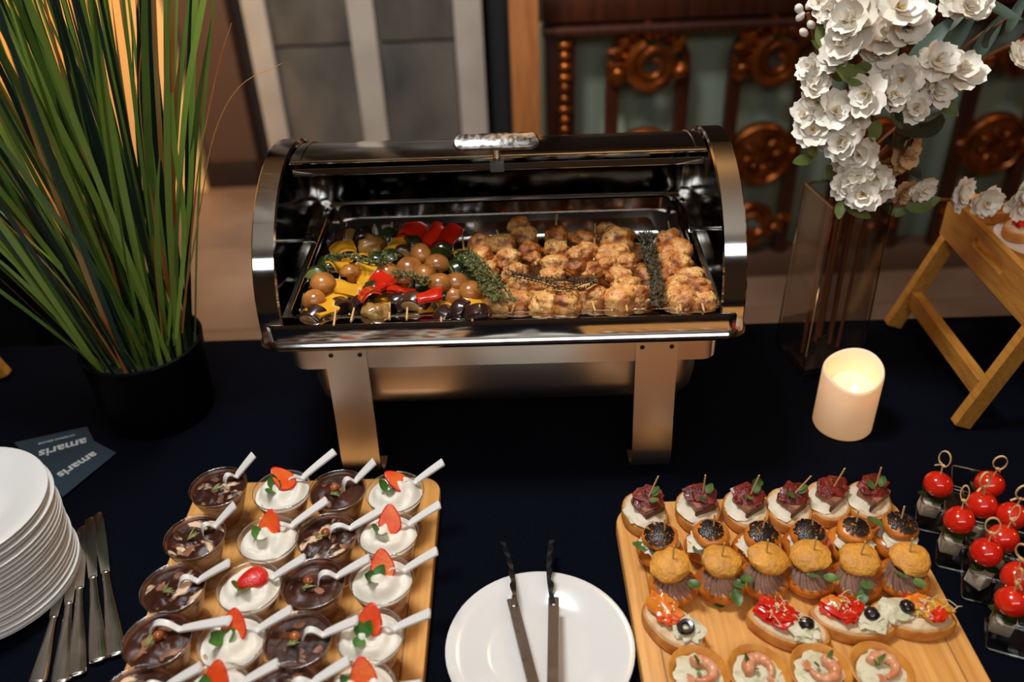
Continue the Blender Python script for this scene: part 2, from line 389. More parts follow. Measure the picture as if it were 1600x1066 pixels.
# cloth: top sheet plus hanging skirt with soft folds
pts = []
for i in range(len(loop)):
    a = loop[i]; b = loop[(i + 1) % len(loop)]; d = math.hypot(b[0] - a[0], b[1] - a[1]); k = max(1, int(d / .05))
    for j in range(k):
        t = j / k; pts.append((a[0] + (b[0] - a[0]) * t, a[1] + (b[1] - a[1]) * t, a[2] + (b[2] - a[2]) * t, a[3] + (b[3] - a[3]) * t))
n = len(pts); rings = [(-.004, T - .001, 0), (0, T - .003, 0), (.003, T - .012, .1), (.006, T * .6, .6), (.012, .012, 1)]
vs = [V((x + nx * (o + .025 * f * (.5 + .5 * sin(i * .9))), y + ny * (o + .025 * f * (.5 + .5 * sin(i * .9))), z)) for o, z, f in rings for i, (x, y, nx, ny) in enumerate(pts)]
fs = [(r * n + i, (r + 1) * n + i, (r + 1) * n + (i + 1) % n, r * n + (i + 1) % n) for r in range(len(rings) - 1) for i in range(n)]
fs.append(tuple(range(n)))
tc = obj('tablecloth', g.add(vs, fs), NAVY, None, (0, .72, 0), (0, 0, RAD(-1.2)))
tag(tc, 'dark navy velvet cloth covering the whole buffet table', 'tablecloth')
# ---------------------------------------------------------------- chafing dish
CW, CDp, CR, CZ = .61, .37, .175, .272
ch = thing('chafing_dish', 'open stainless steel roll top chafing dish on flat bent legs', 'chafing dish', (-.008, 1.117, T), RAD(-1.7))
obj('rim', rr_sweep(G(), CW, CDp, .022, [(-.026, .268), (-.006, .2715), (-.001, .271), (0, .268), (0, .247), (.004, .243), (.006, .239), (.004, .235), (0, .234), (-.026, .234)], True, 5), STEEL, ch)
obj('skirt', rr_sweep(G(), CW - .05, CDp - .046, .02, [(-.004, .262), (0, .262), (0, .187), (-.003, .186), (-.004, .188)], False, 5), BRUSH, ch)
obj('water_pan', rr_sweep(G(), CW - .085, CDp - .066, .04, [(-.003, .25), (0, .25), (-.002, .142), (-.006, .122), (-.014, .111), (-.026, .107), (-.12, .1065)], False, 8), BRUSH, ch)
# arch bands, end plates, lid, back cover
def arc(x, r, a0, a1, n=28): return [V((x, -r * cos(RAD(a0 + (a1 - a0) * i / n)), CZ + r * .857 * sin(RAD(a0 + (a1 - a0) * i / n)))) for i in range(n + 1)]
bw = .013
for s in (-1, 1):
    x = s * (CW / 2 - .017)
    pth = [V((x, -CR - .004, .244))] + arc(x, CR + .004, 0, 180) + [V((x, CR + .004, .244))]
    obj('arch_band', G().sweep(pth, [(-bw, -.003), (bw, -.003), (bw + .002, 0), (bw, .003), (-bw, .003), (-bw - .002, 0)], side=(1, 0, 0)), STEEL, ch)
    g = G(); a = arc(x + s * .006, CR - .002, 0, 180); n = len(a)
    vs = a + [v + V((s * .002, 0, 0)) for v in a]
    g.add(vs, [tuple(range(n)) if s > 0 else tuple(range(n - 1, -1, -1)), tuple(range(n, 2 * n)) if s < 0 else tuple(range(2 * n - 1, n - 1, -1))] + [(i, i + 1, n + i + 1, n + i) for i in range(n - 1)])
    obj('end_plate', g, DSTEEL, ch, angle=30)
    g = G().tube([(x + s * .008, -.015, CZ + .03), (x - s * .028, -.015, CZ + .03)], .0035, 10).lathe([(0, -.002), (.006, -.002), (.006, .003), (0, .003)], 12, 0, M4.Translation((x - s * .028, -.015, CZ + .03)) @ M4.Rotation(pi / 2, 4, 'Y'))
    obj('pivot_pin', g, STEEL, ch)
def shell(r, a0, a1, w, th=.0015, n=28):
    A = arc(-w, r, a0, a1, n); B = arc(w, r, a0, a1, n); A2 = arc(-w, r - th, a0, a1, n); B2 = arc(w, r - th, a0, a1, n); k = n + 1
    vs = A + B + A2 + B2
    fs = [(i, k + i, k + i + 1, i + 1) for i in range(n)] + [(2 * k + i + 1, 3 * k + i + 1, 3 * k + i, 2 * k + i) for i in range(n)]
    fs += [(0, 2 * k, 3 * k, k), (n, k + n, 3 * k + n, 2 * k + n)]
    return G().add(vs, fs)
lw = CW / 2 - .034
lid = obj('roll_lid', shell(CR, 81, 172, lw), STEEL, ch)
for s in (-1, 1): obj('lid_seam', G().sweep(arc(s * (lw - .012), CR + .0006, 81, 172), [(-.0015, -.001), (.0015, -.001), (.0015, .001), (-.0015, .001)], side=(1, 0, 0)), STEEL, lid)
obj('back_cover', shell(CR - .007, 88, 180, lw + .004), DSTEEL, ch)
q = V((0, -.038, .412))
obj('lid_lip', G().box(q, (2 * lw - .012, .003, .009), .001, 0, M4.Rotation(RAD(-8), 4, 'X')), STEEL, lid)
q2 = arc(0, CR, 81.5, 81.5, 1)[0]
obj('lid_edge', G().tube([(-lw + .002, q2.y, q2.z), (lw - .002, q2.y, q2.z)], .0022, 8), STEEL, lid)
hd = V((0, -.2, .98)).normalized()
hb = V((0, -.036, .417))
obj('handle_clip', G().box(hb + V((0, -.004, -.003)), (.018, .014, .013), .002), mat('grey_clip', C(90, 92, 94), .5), lid)
obj('handle_post', G().tube([hb, hb + hd * .03], .005, 12), STEEL, lid)
o = [(.052 * cos(a) if abs(cos(a)) < .001 else (.043 * (1 if cos(a) > 0 else -1) + .0115 * cos(a)), .0115 * sin(a)) for a in [2 * pi * i / 24 + .01 for i in range(24)]]
obj('handle_grip', G().prism(o, -.003, .003, .002, 0, M4.Translation(hb + hd * .031) @ M4.Rotation(RAD(34), 4, 'X')), mat('worn_steel', (.13, .12, .115, 1), .36, 1, (.34, .32, .3, 1), 160, .4, .6, rvar=.1), lid)
# food pan with rolled flange
obj('food_pan', rr_sweep(G(), CW - .07, CDp - .034, .03, [(.002, .264), (.001, .268), (-.002, .27), (-.008, .27), (-.011, .268), (-.02, .215), (-.026, .209), (-.14, .208)], False, 7).box((0, 0, .2075), (CW - .36, .04, .002)), STEEL, ch)
# legs: flat strip curling under into a foot
for sx, xc in ((-1, -.205), (1, .2)):
    for sy in (-1, 1):
        y0 = sy * (CDp / 2 - .006)
        pts = [V((xc, y0 - sy * .0155, .236)), V((xc, y0 - sy * .0145, .2)), V((xc, y0 - sy * .007, .1)), V((xc, y0, .05))]
        pts += [V((xc, y0 - sy * .034 * (1 - cos(a)), .0015 + .04 * (1 - sin(a)) )) for a in [pi / 2 * i / 8 for i in range(1, 9)]]
        pts += [V((xc, y0 - sy * .05, .0015))]
        lg = obj('leg', G().sweep(pts, [(-.027, -.0015), (.027, -.0015), (.027, .0015), (-.027, .0015)], side=(1, 0, 0)), LEGST, ch, angle=30)
        if sy < 0:
            for a in (-.019, .019):
                for b in (.228, .211): obj('rivet_hole', G().lathe([(0, .0006), (.0028, .0006), (.0032, 0)], 10, 0, M4.Translation((xc + a, y0 + .0133 - (.228 - b) * .03, b)) @ M4.Rotation(pi / 2, 4, 'X')), mat('hole_dark', C(20, 16, 12), .6) if 'hole_dark' not in bpy.data.materials else bpy.data.materials['hole_dark'], lg)
# side handles
for s in (-1, 1):
    x = s * (CW / 2)
    pts = bez([(x, -.06, .25), (x + s * .018, -.058, .262), (x + s * .022, -.04, .268), (x + s * .022, .04, .268), (x + s * .018, .058, .262), (x, .06, .25)], 5)
    obj('side_handle', G().sweep(pts, [(-.022, -.0015), (.006, -.0015), (.006, .0015), (-.022, .0015)], side=(0, 0, 1)), STEEL, ch)
# ---------------------------------------------------------------- bamboo boards
def board(name, label, cx, cy, w, d, rz, r=.028):
    t = thing(name, label, 'serving board', (cx, cy, T), rz)
    o = [(x, y) for x, y, _, _ in rrect(w, d, r, 7)]
    obj('slab', G().prism(o, .001, .02, .003), BAMB, t, angle=30)
    # shallow juice-groove lines near both long edges
    for s in (-1, 1):
        obj('edge_strip', G().box((s * (w / 2 - .026), 0, .0202), (.0022, d - .09, .0006), .0002), mat('groove_line', C(168, 116, 60), .5) if 'groove_line' not in bpy.data.materials else bpy.data.materials['groove_line'], t, smooth=False)
    return t
board('bamboo_board', 'bamboo board under the dessert cups, left of the tongs plate', -.282, .675, .34, .51, RAD(-1.2))
board('bamboo_board', 'bamboo board with rounded corners under the canapes on the right', .311, .605, .37, .51, RAD(.3), .04)
BZ = .0205
# ---------------------------------------------------------------- dessert cups
PLAS = thin_glass('clear_plastic', (.97, .95, .93, 1), .04, .03, .6)
CHOC = mat('chocolate', C(54, 24, 13), .38, 0, C(78, 38, 20), 40, .4, .75, None, .2, 60, spec=.25)
COCOA = mat('cocoa_dust', C(70, 36, 20), .6, 0, C(44, 22, 13), 70, .4, .6, None, .3, 200)
MARBC = mat('chocolate_cream_marble', C(54, 25, 14), .35, 0, C(226, 190, 156), 24, .56, .62, (1, 2.2, 1), .25, 60, spec=.25)
MOUS = mat('mousse_side', C(150, 96, 62), .5, 0, C(78, 40, 24), 45, .4, .65, (1, 1, 2.2))
CRSIDE = mat('berry_cream_side', C(226, 186, 150), .5, 0, C(150, 62, 42), 40, .45, .66, (1, 1, 1.8))
CREAM2 = mat('whipped_cream', C(232, 222, 204), .5, sss=.25, sssr=.01, bump=.05, bscale=150)
BERRY = mat('strawberry_flesh', C(232, 74, 28), .3, 0, C(242, 118, 52), 34, .42, .72, None, .12, 220, coat=.05, spec=.3)
BERRYS = mat('strawberry_skin', C(206, 24, 14), .25, 0, C(224, 48, 24), 60, bump=.35, bscale=330, coat=.2)
MINT = mat('mint_leaf', C(52, 98, 32), .45, 0, C(84, 128, 48), 60, rnd=.15, bump=.2, bscale=240)
ROSE = mat('rosemary', C(138, 146, 82), .5, rnd=.15)
NUT = mat('hazelnut', C(176, 92, 34), .3, 0, C(128, 58, 20), 60, coat=.3)
SPOON = mat('white_plastic', C(226, 220, 212), .3, sss=.1, sssr=.004)
cup_prof = [(0, .0), (.0275, 0), (.0285, .0008), (.0275, .0022), (.017, .004), (.0155, .007), (.0165, .011), (.0225, .022), (.029, .042), (.0345, .06), (.0362, .068), (.0368, .0685), (.0362, .069)]
cup_me = G().lathe(cup_prof, 32).mesh('clear_cup', PLAS)
rim_me = G().lathe([(.0359, .0675), (.0368, .0676), (.0369, .0692), (.036, .0694), (.0359, .0675)], 32).mesh('cup_rim', thin_glass('cup_rim_plastic', (.9, .86, .8, 1), .1, .25, .9))
def filling(m1, top):
    return G().lathe([(0, .0085), (.0148, .0085), (.0215, .0225), (.028, .042), (.0322, top - .006), (.0338, top - .001), (.02, top), (0, top)], 28)
fill_me = {'c': filling(0, .0605).mesh('mousse', MOUS), 'w': filling(0, .061).mesh('cream_layer', CRSIDE)}
def topping(seed, amp, dome, R=.0345):
    def f(u, v):
        a = 2 * pi * v; r = R * u; p = V((cos(a) * u * 2.2 + seed, sin(a) * u * 2.2, seed * .7))
        h = dome * (1 - u ** 2.2) + amp * noise.noise(p * 1.2) * (1 - u ** 6) + amp * .5 * noise.noise(p * 3.1)
        return (r * cos(a), r * sin(a), h)
    return G().grid(f, 9, 28)
choc_tops = [topping(k * 3.1, .0055, .0015).mesh('chocolate_top', m) for k, m in enumerate((CHOC, MARBC, COCOA, MARBC, CHOC))]
def swirl(seed):
    def f(u, v):
        a = 2 * pi * v; r = .034 * u
        h = .013 * (1 - u ** 2) + .0042 * sin(a * 2 + u * 12 + seed) * u * (1 - u ** 5) + (.009 * noise.noise(V((cos(a) * u * 1.6 + seed, sin(a) * u * 1.6, seed))) + .004 * noise.noise(V((cos(a) * u * 4 + seed, sin(a) * u * 4, seed)))) * (1 - u ** 5)
        return (r * cos(a), r * sin(a), h)
    return G().grid(f, 14, 40)
smear_me = G().lathe([(.0338, .0605), (.0352, .0665), (.0346, .0665), (.0332, .0605)], 32).mesh('chocolate_smear', mat('chocolate_smear', C(112, 60, 32), .35, 0, C(66, 32, 17), 50, .4, .6, coat=.3))
swirls = [swirl(k * 2.3).mesh('cream_swirl', CREAM2) for k in range(4)]
def berry_half(L=.04, Wd=.027):
    """half strawberry: flat cut face and rounded seeded back"""
    g = G(); n = 22; o = []
    for i in range(n):
        a = 2 * pi * i / n; y = cos(a); w = sin(a) * (1 - .34 * y) * Wd / 2
        o.append((w, y * L / 2 * (1 if y > 0 else .86)))
    cut = [V((x, y, 0)) for x, y in o]; rg = [cut]
    for k in range(1, 5):
        t = k / 5; s = math.sqrt(1 - t * t); rg.append([V((x * s, y * s, -t * .0085)) for x, y in o])
    vs = [v for r in rg for v in r] + [V((0, 0, -.0086))]; fs = []
    for r in range(4):
        for i in range(n): fs.append((r * n + i, (r + 1) * n + i, (r + 1) * n + (i + 1) % n, r * n + (i + 1) % n))
    for i in range(n): fs.append((4 * n + i, 5 * n, 4 * n + (i + 1) % n))
    g.add(vs, fs, 1)
    inner = [V((x * .9, y * .9, .0009)) for x, y in o]; b = len(cut)
    g.add(cut + inner, [(i, (i + 1) % n, n + (i + 1) % n, n + i) for i in range(n)], 1).add(inner, [tuple(range(n))], 0)
    return g.mesh('strawberry_half', [BERRY, BERRYS], True, 50)
berry_me = berry_half()
def sprig(seed, n=3, L=.023):
    rr = random.Random(seed); g = G()
    for k in range(n):
        a = k * 2.3 + rr.uniform(-.5, .5); mx = M4.Rotation(a, 4, 'Z') @ M4.Rotation(RAD(rr.uniform(8, 38)), 4, 'X')
        leaf(g, L * rr.uniform(.7, 1.1), L * .62, .5, .3, .9, 0, mx, 6, 4)
    return g.mesh('mint_sprig', MINT)
mints = [sprig(k, 2 + k % 3) for k in range(5)]
def rosem(seed):
    rr = random.Random(seed); g = G()
    for k in range(4):
        a = rr.uniform(-.7, .7); L = rr.uniform(.010, .018)
        g.tube([(0, 0, .001), (L * .5 * sin(a), L * .5 * cos(a), .003), (L * sin(a) * 1.1, L * cos(a), .004)], [.0009, .0011, .0004], 5)
    return g.mesh('rosemary_sprig', ROSE)
rosems = [rosem(k) for k in range(4)]
nut_me = G().blob((0, 0, 0), (.006, .006, .0065), 1, .05, 2, 2).mesh('hazelnut', NUT)
def spoon_mesh():
    """small disposable spoon along +X: bowl at the origin, kinked handle with a broad ribbed end"""
    pth = bez([(-.013, 0, -.006), (-.0105, 0, .003), (-.005, 0, .0085), (.001, 0, .0075), (.006, 0, .0015), (.0095, 0, -.0015), (.014, 0, .0015), (.03, 0, .0095), (.05, 0, .0185)], 4); n = len(pth)
    W = [.0052, .0048, .0042, .0036, .0034, .0038, .0046, .0055, .0062]
    def wd(t):
        x = t * 8; i = min(7, int(x)); return W[i] + (W[i + 1] - W[i]) * (x - i)
    g = G(); sc = [(wd(i / (n - 1)), 1 if i < 20 else 1.6) for i in range(n)]
    g.sweep(pth, [(-1, -.0012), (-.75, -.0012), (0, -.0002), (.75, -.0012), (1, -.0012), (1, .0004), (.5, .0012), (-.5, .0012), (-1, .0004)], side=(0, 1, 0), scl=sc)
    return g.mesh('plastic_spoon', SPOON, True, 50)
spoon_me = spoon_mesh()
rowname = ['back row', 'second row from the back', 'third row from the back', 'fourth row from the back', 'front row cut by the frame']
colname = ['leftmost', 'second from left', 'third from left', 'rightmost']
# (px, py of the rim centre, kind, look) rows from the back; spoon yaw in degrees
desserts = [
 [(341, 760, 'c', 'cocoa dusted chocolate dessert with cream streaks and a green sprig', 1, 32, 'r'), (440, 765, 'w', 'whipped cream dessert with strawberry half and two mint leaves', 0, 24, 'b'), (527, 765, 'c', 'glossy chocolate dessert with one hazelnut and rosemary', 0, 22, 'n'), (617, 768, 'w', 'whipped cream dessert with big strawberry half and upright mint', 1, 13, 'b')],
 [(304, 838, 'c', 'marbled chocolate dessert with crossed rosemary needles', 3, 25, 'r'), (419, 840, 'w', 'cream dessert with tall strawberry wedge, mint on its left', 2, 18, 'b'), (510, 836, 'c', 'chocolate dessert with mousse smeared glass and rosemary', 1, 8, 'n'), (606, 832, 'w', 'smooth whipped cream dessert with leaning strawberry and one mint leaf', 3, 8, 'b')],
 [(270, 917, 'c', 'dark cocoa dessert with broken cream patch and leaves', 3, 3, 'r'), (389, 916, 'w', 'swirled cream dessert with red skin strawberry slice facing up', 0, 6, 's'), (489, 910, 'c', 'shiny chocolate dessert with pale upright rosemary', 0, 3, 'n'), (596, 904, 'w', 'lumpy cream dessert with strawberry chunk and mint tuft', 1, 5, 'b')],
 [(245, 998, 'c', 'smooth chocolate dessert with hazelnut under a long spoon', 4, -14, 'n'), (362, 1000, 'w', 'cream dessert with standing strawberry slice and mint leaves at left', 2, 6, 'b'), (465, 998, 'c', 'dark chocolate dessert with reddish hazelnut and green sprig', 2, -5, 'n'), (578, 992, 'w', 'cream dessert with strawberry half above two spread mint leaves', 3, -4, 'b')],
 [(214, 1086, 'c', 'chocolate dessert at the bottom left corner of the board', 1, 4, 'r'), (335, 1084, 'w', 'cream dessert with pointed strawberry half', 0, 4, 'b'), (446, 1082, 'c', 'chocolate dessert with pale cream crumbs', 3, 8, 'r'), (562, 1078, 'w', 'cream dessert with strawberry and a spoon crossing it', 1, -22, 'b')]]
rd = random.Random(11)
for r, row in enumerate(desserts):
    for c, (px, py, kind, look, var, yaw, gar) in enumerate(row):
        p = P(px, py, BZ + .069)
        nm = 'chocolate_dessert_cup' if kind == 'c' else 'strawberry_dessert_cup'
        t = thing(nm, f'{look}, {rowname[r].split(" cut")[0]}', 'dessert', (p.x, p.y, T + BZ), rd.uniform(-.3, .3), 'chocolate desserts in clear cups' if kind == 'c' else 'strawberry cream desserts in clear cups')
        rz = t.rotation_euler.z
        obj('clear_cup', cup_me, None, t); obj('cup_rim', rim_me, None, t)
        obj('filling', fill_me[kind], None, t)
        if kind == 'c':
            z = .061; obj('chocolate_smear', smear_me, None, t)
            obj('chocolate_top', choc_tops[var], None, t, (0, 0, z), (0, 0, rd.uniform(0, 6)))
            obj('rosemary_sprig', rosems[(r + c) % 4], None, t, (-.010 + rd.uniform(-.003, .003), -.005, z + .004), (RAD(12), 0, rd.uniform(-1.6, -.2)))
            if gar == 'n': obj('hazelnut', nut_me, None, t, (-.002 + rd.uniform(-.004, .004), .003, z + .008), (1, .5, 0))
        else:
            z = .0615
            obj('cream_swirl', swirls[var], None, t, (0, 0, z), (0, 0, rd.uniform(0, 6)))
            if gar == 's': obj('strawberry_half', berry_me, None, t, (.006, .003, z + .014), (RAD(180), RAD(8), RAD(-60) - rz))
            else:
                a = rd.uniform(-40, 25) if r else (60 if c == 1 else 75)
                obj('strawberry_half', berry_me, None, t, (.003, .007, z + .02), (RAD(48), 0, RAD(a * .4) - rz) if r else (RAD(35), 0, RAD(a) - rz))
            obj('mint_sprig', mints[(r * 2 + c) % 5], None, t, (-.008, -.005, z + .012), (RAD(15), 0, RAD(rd.uniform(20, 110)) - rz))
        s = obj('plastic_spoon', spoon_me, None, None, (p.x + .017 * cos(RAD(yaw + 10)), p.y + .004 + .017 * sin(RAD(yaw + 10)), T + BZ + (.0665 if kind == 'c' else .070)), (0, RAD(-4), RAD(yaw + 4)))
        k = 1.55 if (r, c) == (3, 0) else (1.2 if (r, c) in ((0, 1), (1, 1), (1, 2)) else (.62 if (kind, r) in (('c', 0), ('c', 1)) and c != 2 or (r, c) == (0, 2) else 1.0))
        s.scale = (k if k < 1 else k, 1, 1) if k != .62 else (.75, 1, 1)
        if (r, c) == (3, 0): s.location.x -= .01; s.location.y += .012
        tag(s, f'white plastic spoon standing in the {"chocolate" if kind == "c" else "strawberry"} dessert, {rowname[r].split(" cut")[0]}, {colname[c]}', 'spoon', 'white plastic spoons in the dessert cups')
# ---------------------------------------------------------------- canapes
CRUST = mat('bread_crust', C(218, 148, 66), .55, 0, C(182, 104, 38), 60, .35, .7, None, .12, 200)
CRUMB = mat('bread_crumb', C(232, 204, 164), .7, 0, C(210, 170, 120), 70, .35, .7, None, .35, 260)
BUN = mat('bun_glaze', C(216, 124, 34), .32, 0, C(174, 82, 18), 45, .38, .7, None, .15, 90, coat=.25, rnd=.06)
BUNY = mat('crumbed_bun_top', C(228, 156, 54), .5, 0, C(206, 140, 56), 80, .4, .65, None, .7, 190, rnd=.06)
SEED = mat('black_sesame', C(16, 15, 18), .35, spec=.6)
PATE = mat('pate', C(150, 108, 84), .45, 0, C(118, 80, 60), 60)
CHEE = mat('cream_cheese', C(230, 214, 188), .5, 0, C(216, 200, 166), 60, bump=.15, bscale=150)
HCHE = mat('herb_cheese', C(218, 208, 174), .5, 0, C(184, 180, 136), 90, .5, .7, bump=.2, bscale=150)
SUND = mat('dried_tomato', C(134, 32, 16), .35, 0, C(88, 16, 8), 70, bump=.8, bscale=170, coat=.15)
MEAT = mat('roast_meat', C(178, 120, 92), .45, 0, C(138, 84, 58), 40)
MEATB = mat('meat_bark', C(96, 52, 32), .5)
HERB = mat('canape_leaf', C(58, 88, 36), .45, 0, C(96, 122, 58), 70, rnd=.2)
REDP = mat('red_pepper', C(220, 44, 16), .22, 0, C(196, 22, 8), 40, coat=.5)
ORP = mat('orange_pepper', C(226, 104, 26), .25, 0, C(214, 132, 34), 40, coat=.4)
YELP = mat('yellow_pepper', C(226, 160, 42), .25, 0, C(206, 130, 24), 40, coat=.4)
OLIVE = mat('black_olive', C(34, 24, 24), .25, coat=.4)
SESW = mat('sesame_seed', C(232, 206, 150), .5)
SHRIMP = mat('shrimp', C(226, 160, 116), .32, 0, C(206, 108, 58), 50, .4, .7, (1, 1, 1), .1, coat=.3, col3=C(238, 206, 178))
STICK = mat('bamboo_pick', C(214, 172, 112), .55)
SPRT = mat('sprout', C(218, 206, 166), .5)
TART = mat('tart_shell', C(222, 152, 62), .5, 0, C(196, 120, 40), 50, bump=.1)
def pick(t, p, lean, L=.05, r=.0011, name='toothpick'):
    d = V((lean[0], lean[1], 1)).normalized(); p = V(p)
    return obj(name, G().tube([p - d * .006, p + d * L], r, 6), STICK, t)
def lf(t, p, L, W, yaw, tilt=20, m=None, name='leaf', curl=.5):
    return obj(name, leaf(G(), L, W, curl, .3, .75, 0, None, 6, 4), m or HERB, t, p, (RAD(tilt), 0, RAD(yaw)))
def bread(t, w, d, h, seed=0, pointy=.0):
    rr = random.Random(seed); o = []
    for i in range(28):
        a = 2 * pi * i / 28; k = 1 + .04 * noise.noise(V((cos(a) * 1.5, sin(a) * 1.5, seed)))
        x = w / 2 * cos(a) * k * (1 - pointy * .5 * abs(sin(a)) ** 2); y = d / 2 * sin(a) * k
        o.append((x, y))
    obj('crust', G().prism(o, 0, h, .004), CRUST, t, angle=35)
    oi = [(x * .9, y * .9) for x, y in o]
    obj('crumb', G().prism(oi, h - .003, h + .0022, .003), CRUMB, t)
rowl = ['back row', 'second row', 'third row', 'fourth row', 'front row']
# row 1: bread slices with roast meat and dried tomato
r1 = [(1007, 803, 45, 'pale meat and leaning pick, at the left back board corner', (.35, .05)), (1090, 797, 0, 'broad dried tomato and upright pick, second slice from left', (0, 0)),
      (1164, 798, 10, 'thick meat block and big round leaf, third slice from left', (.18, 0)), (1232, 797, 5, 'dark leaves and strongly slanted pick, fourth slice from left', (.5, 0)),
      (1292, 786, -8, 'large bare dried tomato without leaves, second slice from right', (.22, 0)), (1356, 785, -30, 'two leaves and tall upright pick, at the right back corner', (0, 0))]
for i, (px, py, yaw, look, ln) in enumerate(r1):
    p = P(px, py, BZ + .012)
    t = thing('meat_crostini', 'bread slice with ' + look, 'canape', (p.x, p.y, T + BZ), RAD(yaw * .4), 'meat and dried tomato bread slices')
    t.rotation_euler.x = RAD(4); t.location.z += .002
    bread(t, .058, .07, .017, i + 2)
    obj('cream_cheese', G().blob((-.006, -.002, .0195), (.021, .024, .004), i, .15, 2, 3), CHEE, t)
    g = G().box((.004, .002, .027), (.034, .03, .011), .003, 0, M4.Rotation(RAD(12 + 8 * i), 4, 'Z') @ M4.Rotation(RAD(8), 4, 'Y'))
    obj('meat_slice', g, [MEAT], t)
    obj('meat_bark', G().box((.006, -.014, .0262), (.03, .003, .0105), .001, 0, M4.Rotation(RAD(12 + 8 * i), 4, 'Z')), MEATB, t)
    obj('dried_tomato', G().blob((.003, .004, .036), (.02, .0165, .0055), i + 4, .22, 2.2, 3, M4.Rotation(RAD(-20 + 13 * i), 4, 'Z') @ M4.Rotation(RAD(14), 4, 'X'), 0, None, .06, 7), SUND, t)
    if i != 4:
        lf(t, (.008, .000, .042), .016, .011, -70 + 20 * (i % 3), 25); lf(t, (.002, -.004, .041), .017, .011, [-150, 170, 130, 90, 0, 60][i], 15)
    if i == 2: lf(t, (.013, .008, .046), .015, .014, -20, 60)
    pick(t, (.004, .002, .04), ln, .034)
# row 2: buns with black sesame lids
r2 = [(1031, 858, 'heaped black sesame and large leaf at the left'), (1106, 852, 'black sesame patch and cheese showing at the left'), (1182, 856, 'black sesame lid and two small leaves at the left'),
      (1259, 852, 'dense black sesame lid over ham and cheese flakes'), (1327, 848, 'sparse black sesame and dark leaves on both sides'), (1397, 843, 'tilted sesame lid and large spinach leaf, by the right board edge')]
seed_me = G().blob((0, 0, 0), (.0011, .0017, .0008), 0, 0, 1, 1).mesh('sesame', SEED)
def seeds(R, h, n, seed, m=SEED, z0=0, cover=.75):
    rr = random.Random(seed); g = G(); vs, fs = ico(1)
    for k in range(n):
        a = rr.uniform(0, 2 * pi); u = math.sqrt(rr.random()) * cover; x, y = R * u * cos(a), R * u * sin(a); z = z0 + h * math.sqrt(max(0, 1 - u * u)) + .0004
        mx = M4.Translation((x, y, z)) @ M4.Rotation(a, 4, 'Z') @ M4.Rotation(u * .8, 4, 'Y') @ M4.Rotation(rr.uniform(0, 3), 4, 'Z')
        g.add([V((v.x * .0013, v.y * .0021, v.z * .001)) for v in vs], fs, 0, mx)
    return g
for i, (px, py, look) in enumerate(r2):
    p = P(px, py, BZ + .017)
    t = thing('sesame_bun', 'small bun with ' + look, 'canape', (p.x, p.y, T + BZ), RAD(-15 + 11 * i), 'small buns with black sesame lids')
    obj('bun_base', G().blob((0, 0, .0135), (.0295, .0285, .0145), i + 3, .05, 1.6, 3, None, 0, -.0125), BUN, t)
    obj('cheese_filling', G().blob((-.003, -.006, .029), (.022, .02, .005), i + 9, .3, 2, 3), CHEE, t)
    if i == 3: obj('ham', G().blob((.004, -.008, .03), (.02, .016, .004), 3, .3, 2, 2), mat('ham', C(196, 92, 62), .4), t)
    tx, ty = (.12 * ((i * 7) % 3 - 1), -.16)
    lid_ = obj('bun_lid', G().blob((.002, .003, .038), (.0225, .0215, .0105), i + 20, .07, 1.6, 3), BUN, t, (0, 0, 0), (RAD(6), RAD(4 * ((i % 3) - 1)), 0))
    sd = obj('sesame_topping', seeds(.0225, .0108, 260 if i not in (1, 4) else 190, i, SEED, 0, .8 if i not in (1, 4) else .66), SEED, lid_, (.001, .002, .0385)); sd['kind'] = 'stuff'
    for k in range(3 if i in (0, 4, 5) else 2):
        lf(t, (-.012 + .009 * k, -.011 + .002 * k, .029), .02 if k else .026, .014, [110, 160, 210, 250][(k + i) % 4], 5)
    if i == 5: lf(t, (-.004, .018, .036), .032, .02, 75, 12, mat('spinach', C(92, 112, 56), .45))
    pick(t, (.004, .0, .047), (.06 * ((i % 3) - 1), .05), .022)
